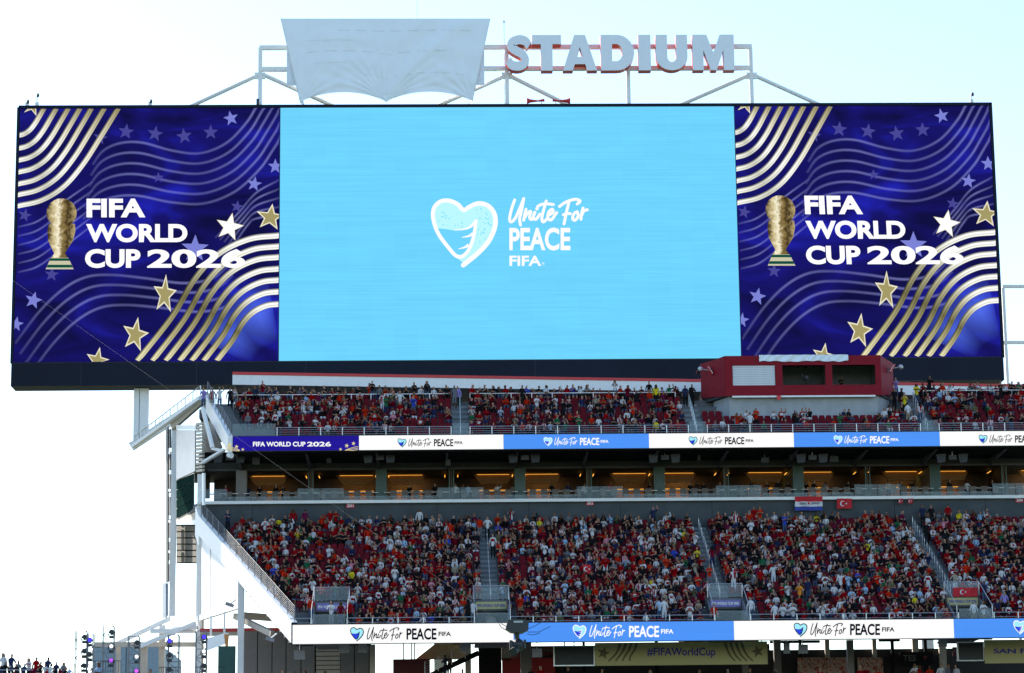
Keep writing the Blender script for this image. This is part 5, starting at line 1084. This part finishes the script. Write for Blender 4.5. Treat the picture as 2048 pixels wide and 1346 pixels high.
# standing people, read off the photograph: head pixel, top, style, legs, pose, facing away
STL = [(455, 1015, 'navy', 'p', 'black', 'phone', 0), (586, 1007, 'red', 'p', 'black', 'down', 1), (610, 1001, 'maroon', 'p', 'black', 'down', 1), (660, 1007, 'red', 'p', 'white', 'hips', 0), (672, 1007, 'red', 'p', 'black', 'cross', 0), (735, 1050, 'orange red', 'p', 'white', 'down', 1), (623, 1196, 'orange red', 'p', 'denim', 'down', 1),
       (662, 1203, 'white', 'p', 'grey', 'phone', 0), (682, 1200, 'crimson', 'p', 'navy', 'down', 1), (700, 1198, 'red', 'p', 'black', 'down', 1), (625, 1152, 'white', 'p', 'black', 'clap', 0), (548, 1164, 'black', 'k', 'black', 'down', 0), (564, 1156, 'black', 'p', 'black', 'down', 0), (475, 1078, 'black', 'p', 'black', 'cross', 0),
       (838, 1004, 'white', 'p', 'black', 'down', 0), (959, 1036, 'orange red', 'p', 'grey', 'down', 1), (975, 1032, 'white', 'p', 'black', 'hips', 0), (985, 1068, 'white', 'b', 'black', 'down', 0), (1022, 1007, 'red', 's', 'denim', 'clap', 0), (936, 1197, 'black', 'p', 'black', 'down', 1), (946, 1202, 'white', 'p', 'grey', 'down', 1), (900, 1045, 'orange red', 'p', 'denim', 'down', 1),
       (1306, 1001, 'navy', 'p', 'black', 'up', 0), (1332, 1113, 'orange red', 'p', 'black', 'phone', 0), (1282, 1061, 'white', 'p', 'denim', 'clap', 0), (1240, 1164, 'red', 'p', 'white', 'up', 0), (1470, 1022, 'red', 's', 'denim', 'down', 0), (1499, 1020, 'orange red', 'p', 'denim', 'down', 1), (1519, 995, 'orange red', 'p', 'beige', 'cross', 0), (1507, 1001, 'red', 'p', 'white', 'down', 0),
       (1423, 1089, 'crimson', 'p', 'navy', 'down', 1), (1419, 1130, 'orange red', 'p', 'grey', 'phone', 0), (1396, 1146, 'orange red', 'p', 'denim', 'cross', 0), (1466, 1137, 'red', 's', 'white', 'down', 1), (1546, 1129, 'white', 'p', 'white', 'up', 0), (1317, 1193, 'light blue', 'p', 'denim', 'down', 1), (1327, 1193, 'white', 'p', 'white', 'down', 1), (1379, 1204, 'white', 'b', 'grey', 'cross', 0),
       (1428, 1204, 'orange red', 'p', 'black', 'down', 0), (1548, 1204, 'white', 'w', 'red', 'down', 1), (1586, 1204, 'white', 'p', 'denim', 'cross', 0), (1565, 1204, 'white', 'p', 'black', 'phone', 0), (1500, 1190, 'white', 'p', 'denim', 'down', 1), (1576, 1161, 'white', 'w', 'black', 'clap', 0), (1598, 1161, 'orange', 'p', 'black', 'clap', 0), (1615, 1159, 'navy', 'p', 'denim', 'down', 0), (1520, 1135, 'red', 'p', 'black', 'down', 1),
       (1845, 1006, 'navy', 'p', 'black', 'down', 0), (1853, 1042, 'black', 'p', 'black', 'down', 0), (1890, 1062, 'black', 'p', 'black', 'down', 1), (1908, 1137, 'beige', 'p', 'white', 'hips', 1), (1930, 1126, 'orange red', 'p', 'white', 'down', 1), (1946, 1196, 'white', 'p', 'khaki', 'down', 1), (1967, 1200, 'white', 'p', 'khaki', 'cross', 0), (2008, 1186, 'purple', 'p', 'black', 'down', 1),
       (1855, 1141, 'white', 'b', 'white', 'down', 0), (1650, 1141, 'white', 'b', 'black', 'phone', 0), (1681, 1141, 'white', 'p', 'black', 'up', 0), (1697, 1144, 'light blue', 'p', 'denim', 'clap', 0), (1645, 1200, 'white', 'p', 'grey', 'clap', 0), (1905, 1128, 'red', 'w', 'denim', 'down', 1), (1895, 1010, 'red', 'p', 'black', 'down', 1), (1862, 1012, 'black', 'p', 'black', 'down', 0), (1262, 1085, 'red', 'p', 'black', 'clap', 0)]
STU = [(425, 777, 'red', 's', 'beige', 'down', 0), (407, 770, 'purple', 'p', 'denim', 'phone', 0), (439, 770, 'white', 'p', 'denim', 'up', 0), (460, 770, 'black', 'p', 'black', 'down', 0), (740, 764, 'orange red', 'p', 'black', 'clap', 0), (765, 786, 'red', 's', 'white', 'down', 0), (800, 782, 'white', 'p', 'khaki', 'hips', 0), (731, 809, 'orange red', 'p', 'khaki', 'clap', 0), (749, 815, 'red', 'w', 'denim', 'phone', 0),
       (915, 767, 'purple', 'p', 'black', 'down', 0), (908, 770, 'grey', 'p', 'grey', 'down', 0), (1074, 790, 'white', 'p', 'denim', 'phone', 0), (1500, 830, 'white', 'p', 'khaki', 'phone', 1), (1791, 754, 'purple', 'p', 'denim', 'phone', 0), (1814, 805, 'white', 'p', 'beige', 'down', 1), (1840, 804, 'red', 's', 'denim', 'down', 1), (1808, 781, 'yellow', 'p', 'black', 'clap', 0), (1789, 778, 'black', 'p', 'black', 'down', 0), (1833, 764, 'yellow', 'p', 'denim', 'cross', 0),
       (1298, 764, 'black', 'p', 'black', 'down', 0), (1312, 766, 'yellow', 'p', 'black', 'down', 1), (1370, 770, 'navy', 'p', 'black', 'down', 0), (1384, 768, 'black', 'p', 'black', 'cross', 0), (1255, 768, 'crimson', 'p', 'black', 'clap', 0), (1045, 766, 'black', 'p', 'black', 'down', 0)]
taken = []
def stand(lst, nr, zf, yf, tier):
    for i, (hx, hy, top, st, lg, ps, back) in enumerate(sorted(lst)):
        H = rn.uniform(.97, 1.03); bst = min(range(nr), key=lambda r_: abs(Z(hy, yf(r_)+.35, hx)-(zf(r_)+1.83*H)))
        p = at(hx, hy, yf(bst)+.3); of = outfit(rn, top, st, lg); of['shorts'] = lg in ('khaki', 'grey') and rn.random() < .6; of['cap'] = None if rn.random() < .8 else of['cap']
        sec = sum(p[0] > a_ for a_ in (AISL if tier == 'middle' else AISU)); wh = ['left of first stairway', 'right of first stairway', 'right of second stairway', 'right of third stairway'][sec]
        lab = 'standing person in %s, %s row of %s tier, %s' % (cloth(of), ordw(bst+1), tier, wh)
        if len(lab.split()) > 16: lab = 'standing person in %s, %s row, %s tier' % (cloth(of), ordw(bst+1), tier)
        if lab in USED: lab = 'standing person, %s legwear, %s, %s row, %s tier' % (lg, cloth(of), ordw(bst+1), tier)
        add_person(STA[ps], of, (p[0], yf(bst)+.33, zf(bst)+.01), (math.pi if back else 0)+rn.uniform(-.35, .35), H, lab, 'standing spectators'); taken.append((tier, bst, p[0]))
stand(STL, NLOW, lz, ly, 'middle')
uzz = lambda r_: uz(r_) if r_ < 7 else uz(6)+.62
stand(STU, NUP, uzz, uy, 'top')
# seats
sb_ = MB(); pr = []
for x in (-.22, -.12, .12, .22): pass
sb_.add([(-.22, .30, .40), (.22, .30, .40), (.235, .36, .66), (-.235, .36, .66), (-.17, .40, .86), (.17, .40, .86), (-.22, .36, .40), (.22, .36, .40), (.235, .42, .66), (-.235, .42, .66), (-.17, .45, .86), (.17, .45, .86)],
        [(0, 1, 2, 3), (3, 2, 5, 4), (7, 6, 9, 8), (8, 9, 10, 11), (0, 3, 9, 6), (3, 4, 10, 9), (1, 7, 8, 2), (2, 8, 11, 5), (4, 5, 11, 10), (0, 6, 7, 1)])
sb_.add([(-.215, .24, .40), (.215, .24, .40), (.19, .28, .72), (-.19, .28, .72), (-.215, .298, .38), (.215, .298, .38), (.19, .325, .72), (-.19, .325, .72)], [(0, 1, 2, 3), (3, 2, 6, 7), (0, 3, 7, 4), (1, 5, 6, 2), (4, 7, 6, 5), (0, 4, 5, 1)])
sb_.box(-.04, .04, .33, .39, .0, .41)
SEATME = sb_.mesh('stadium_chair', SEATM); SV = np.array([v.co[:] for v in SEATME.vertices]); SFc = [tuple(p.vertices) for p in SEATME.polygons]
seats = []   # tier, row, x, y, z, ref, index
def row_seats(tier, r_, x0, aisles, y, z, half, skips):
    ed = [x0]+[v for a_ in aisles for v in (a_-half, a_+half)]+[XR-.3]; refs = ['the end rail', 'first stairway', 'second stairway', 'third stairway']
    for k in range(0, len(ed), 2):
        n = int((ed[k+1]-ed[k])/.515)
        for q in range(n):
            x = ed[k]+(q+.5)*(ed[k+1]-ed[k])/n
            if any(a_ < x < b_ for a_, b_ in skips): continue
            seats.append((tier, r_, x, y, z, refs[k//2], q+1))
for r_ in range(NLOW): row_seats('middle', r_, xl(ly(r_))+1.75, AISL, ly(r_)+.1, lz(r_), .62, [(v-1.9, v+1.9) for v in VOM] if r_ < 4 else ([(v-1.3, v+1.3) for v in VOM] if r_ < 6 else []))
for r_ in range(NUP):
    row_seats('top', r_, xu(uy(r_))+(3.6 if r_ < 2 else 1.75), AISU, uy(r_)+.1, uzz(r_), .66, [(bl-.4, br+.4)] if r_ > 3 else ([(bx0-.4, bx1+.4)] if r_ == 3 else []))
def empty_zone(tier, x, r_):
    px_ = 1024+(x-5.0)*FPX/(ly(r_) if tier == 'middle' else uy(r_))
    if tier == 'middle':
        py_ = 1232-r_*9.3
        if 560 < px_ < 740 and 1080 < py_ < 1125: return .62
        if 990 < px_ < 1060 and 1110 < py_ < 1165: return .5
        if px_ > 2000 and py_ < 1045: return .8
        if 1220 < px_ < 1260 and py_ < 1060: return .75
        if 1340 < px_ < 1400 and py_ < 1035: return .2
        return .19
    if r_ == 6: return .62
    if r_ >= 7: return .35
    if px_ < 560 and r_ > 3: return .75
    if px_ < 900 and px_ > 830: return .75
    if 1400 < px_ < 1780: return .66 if r_ > 0 else .45
    return .42 if r_ > 0 else .5
emptyS, occ = [], []
for sdt in seats:
    tier, r_, x, y, z, ref, q = sdt
    if any(t == tier and (r2 == r_) and abs(x2-x) < .42 for t, r2, x2 in taken): continue
    (emptyS if rn.random() < empty_zone(tier, x, r_) else occ).append(sdt)
vis_key = lambda s_: s_[3]+.9*s_[1]*0
emptyS.sort(key=lambda s_: (s_[3])); LIM = 300
allS = dict(V=[], F=[], n=0); ni = 0
for s_ in emptyS+occ:
    tier, r_, x, y, z, ref, q = s_
    if ni < LIM and s_ in emptyS and r_ < 7:
        o = link('stadium_chair', SEATME, None, (x, y, z+.002)); tag(o, 'empty red seat, %s in the %s row right of %s, %s tier' % (ordw(q), ordw(r_+1), ref, tier), 'chair', 'empty red seats'); ni += 1
    else:
        allS['V'].append(SV+np.array((x, y, z+.002))); allS['F'] += [tuple(allS['n']+k for k in f) for f in SFc]; allS['n'] += len(SV)
me = bpy.data.meshes.new('seat_rows'); me.from_pydata(np.vstack(allS['V']).tolist(), [], allS['F']); me.materials.append(SEATM)
tag(link('seat_rows', me), 'remaining rows of red folding seats in both tiers', 'seats', kind='stuff')
# seated people
occ.sort(key=lambda s_: (s_[1] if s_[0] == 'middle' else s_[1]+1.5, s_[2]))
for s_ in occ:
    tier, r_, x, y, z, ref, q = s_
    of = outfit(rn); lab = None
    if NIND[0] < 206 and x < 41:
        lab = 'seated person in %s, %s tier, %s row, %s from %s' % (cloth(of), tier, ordw(r_+1), ordw(q), ref)
        if len(lab.split()) > 16: of['cap'] = None; lab = 'seated person in %s, %s tier, %s row, %s from %s' % (cloth(of), tier, ordw(r_+1), ordw(q), ref)
        if len(lab.split()) > 16: lab = 'person in %s, %s tier, %s row, %s from %s' % (cloth(of), tier, ordw(r_+1), ordw(q), ref)
    if rn.random() < .05 and r_ < 20: add_person(STA[rn.choice(['clap', 'phone', 'cross'])], of, (x, y-.15, z+.01), rn.uniform(-.4, .4), rn.uniform(.93, 1.02), lab.replace('seated ', '') if lab else None, 'spectators near the front of the tiers')
    else: add_person(rn.choice(SIT if lab or (r_ < 11 if tier == 'middle' else r_ < 3) else SITFAR), of, (x+rn.uniform(-.04, .04), y+rn.uniform(-.03, .06), z+.005), rn.uniform(-.65, .65), rn.uniform(.86, 1.03), lab, 'spectators near the front of the tiers')
# suites, corner, concourse, booth
for i, (hx, hy, top, ps) in enumerate(((451, 969, 'crimson', 'down'), (497, 970, 'navy', 'down'), (519, 976, 'black', 'down'), (552, 976, 'black', 'down'), (565, 976, 'black', 'cross'), (819, 970, 'black', 'down'), (911, 968, 'white', 'down'), (926, 969, 'black', 'down'), (935, 969, 'light blue', 'down'), (870, 978, 'black', 'down'), (995, 972, 'white', 'up'), (1025, 970, 'beige', 'cross'), (1102, 968, 'black', 'down'), (1137, 978, 'navy', 'down'),
        (1170, 974, 'white', 'down'), (1222, 966, 'red', 'down'), (1300, 968, 'black', 'phone'), (1380, 964, 'black', 'down'), (1393, 964, 'black', 'cross'), (1407, 966, 'black', 'down'), (1440, 966, 'black', 'down'), (1502, 966, 'black', 'cross'), (1515, 965, 'grey', 'down'), (1533, 964, 'black', 'phone'), (1556, 958, 'black', 'down'), (1575, 965, 'black', 'cross'), (1612, 968, 'black', 'down'), (1629, 966, 'black', 'down'), (1651, 965, 'grey', 'down'), (1697, 970, 'black', 'cross'),
        (1776, 966, 'beige', 'down'), (1803, 965, 'grey', 'down'), (1823, 962, 'black', 'down'), (1900, 964, 'black', 'down'), (1935, 964, 'white', 'cross'), (1985, 962, 'black', 'down'))):
    of = outfit(rn, top, 'p'); of['cap'] = None; Y_ = 193.4 if i % 3 else 192.95; p = at(hx, hy, Y_); H = max(.9, min(1.1, (p[2]-SF)/1.83)); bay = sum(p[0] > s_ for s_ in SX)
    add_person(STA[ps], of, (p[0], Y_, SF+.01), rn.uniform(-.6, .6), H, 'person in %s standing in the suites, %s head from the left' % (cloth(of), ordw(i+1)), 'people in the suites')
for i, (hx, hy, top, st) in enumerate(((5, 1311, 'white', 'p'), (24, 1312, 'navy', 'p'), (38, 1320, 'grey', 'p'), (57, 1316, 'white', 'b'), (74, 1315, 'red', 'p'), (97, 1315, 'navy', 'p'), (90, 1326, 'white', 'p'), (102, 1328, 'white', 'p'), (114, 1322, 'navy', 'p'), (128, 1323, 'grey', 'p'), (66, 1330, 'crimson', 'p'), (20, 1330, 'black', 'p'), (46, 1334, 'red', 'p'), (140, 1334, 'light blue', 'p'), (12, 1322, 'black', 'p'), (32, 1326, 'black', 'p'), (50, 1326, 'navy', 'p'), (82, 1322, 'black', 'p'), (108, 1334, 'black', 'p'), (121, 1334, 'crimson', 'p'), (132, 1335, 'black', 'p'), (76, 1335, 'black', 'p'), (3, 1330, 'navy', 'p'), (58, 1336, 'black', 'p'), (30, 1337, 'red', 'p'), (94, 1337, 'red', 'p'))):
    of = outfit(rn, top, st); p = at(hx, hy, 168.6 if hy < 1325 else 167.6); zf = p[2]-1.8 if hy < 1325 else p[2]-1.8
    add_person(STA['phone' if i % 2 else 'down'], of, (p[0], p[1], max(11.76, zf) if hy < 1325 else 11.76), math.pi*.9 if i % 3 else rn.uniform(-.5, .5), (p[2]-11.76)/1.83, 'person in %s, lower left corner group, %s from the left' % (cloth(of), ordw(sorted(k for k in (5, 24, 38, 57, 74, 97, 90, 102, 114, 128, 66, 20, 46, 140, 12, 32, 50, 82, 108, 121, 132, 76, 3, 58, 30, 94)).index(hx)+1)), 'corner spectators')
for i, (hx, hy, top) in enumerate(((197, 1321, 'light blue'), (302, 1336, 'black'), (566, 1339, 'black'), (590, 1341, 'beige'), (608, 1338, 'navy'), (650, 1340, 'white'), (705, 1342, 'black'), (888, 1308, 'navy'), (898, 1308, 'black'), (925, 1336, 'black'), (1060, 1332, 'black'), (1080, 1329, 'red'), (1135, 1331, 'black'), (1205, 1336, 'black'), (1455, 1337, 'red'), (1500, 1335, 'black'), (1640, 1335, 'red'), (1720, 1331, 'red'), (1735, 1330, 'crimson'), (1755, 1334, 'orange red'), (1828, 1325, 'white'), (1841, 1328, 'red'), (1858, 1329, 'orange red'), (1882, 1325, 'white'), (1898, 1326, 'grey'), (1910, 1327, 'white'), (1550, 1338, 'crimson'), (1400, 1338, 'black'), (1300, 1338, 'crimson'))):
    of = outfit(rn, top, 'p'); Y_ = 180.4 if hx in (888, 898) else 176.5; p = at(hx, hy, Y_)
    zf = CF+.01 if hx not in (888, 898) else p[2]-1.8
    add_person(STA[rn.choice(['down', 'cross', 'phone'])], of, (p[0], Y_, zf), rn.uniform(-1, 1), (p[2]-zf)/1.83, 'person in %s below the lower strip, %s from the left' % (cloth(of), ordw(i+1)), 'people on the concourse')
of = outfit(rn, 'black', 'p', 'black'); p = at(1683, 752, 191.8); add_person(STA['cross'], of, (p[0], 191.8, bz0+.16), .3, (p[2]-bz0-.16)/1.83, 'dark silhouetted person inside the right booth window', 'booth crew')
cm = tint_mesh('crowd', np.vstack(CROWD['V']), CROWD['F'], np.vstack(CROWD['C']))
tag(link('crowd', cm), 'mass of seated fans in red, white and dark clothes filling the rows', 'crowd', kind='stuff')
print('individual people', NIND[0], 'crowd', CROWD['cnt'], 'faces', len(CROWD['F']), 'tpl', len(SIT[0][1]), 'seats', len(seats), 'empty', len(emptyS))
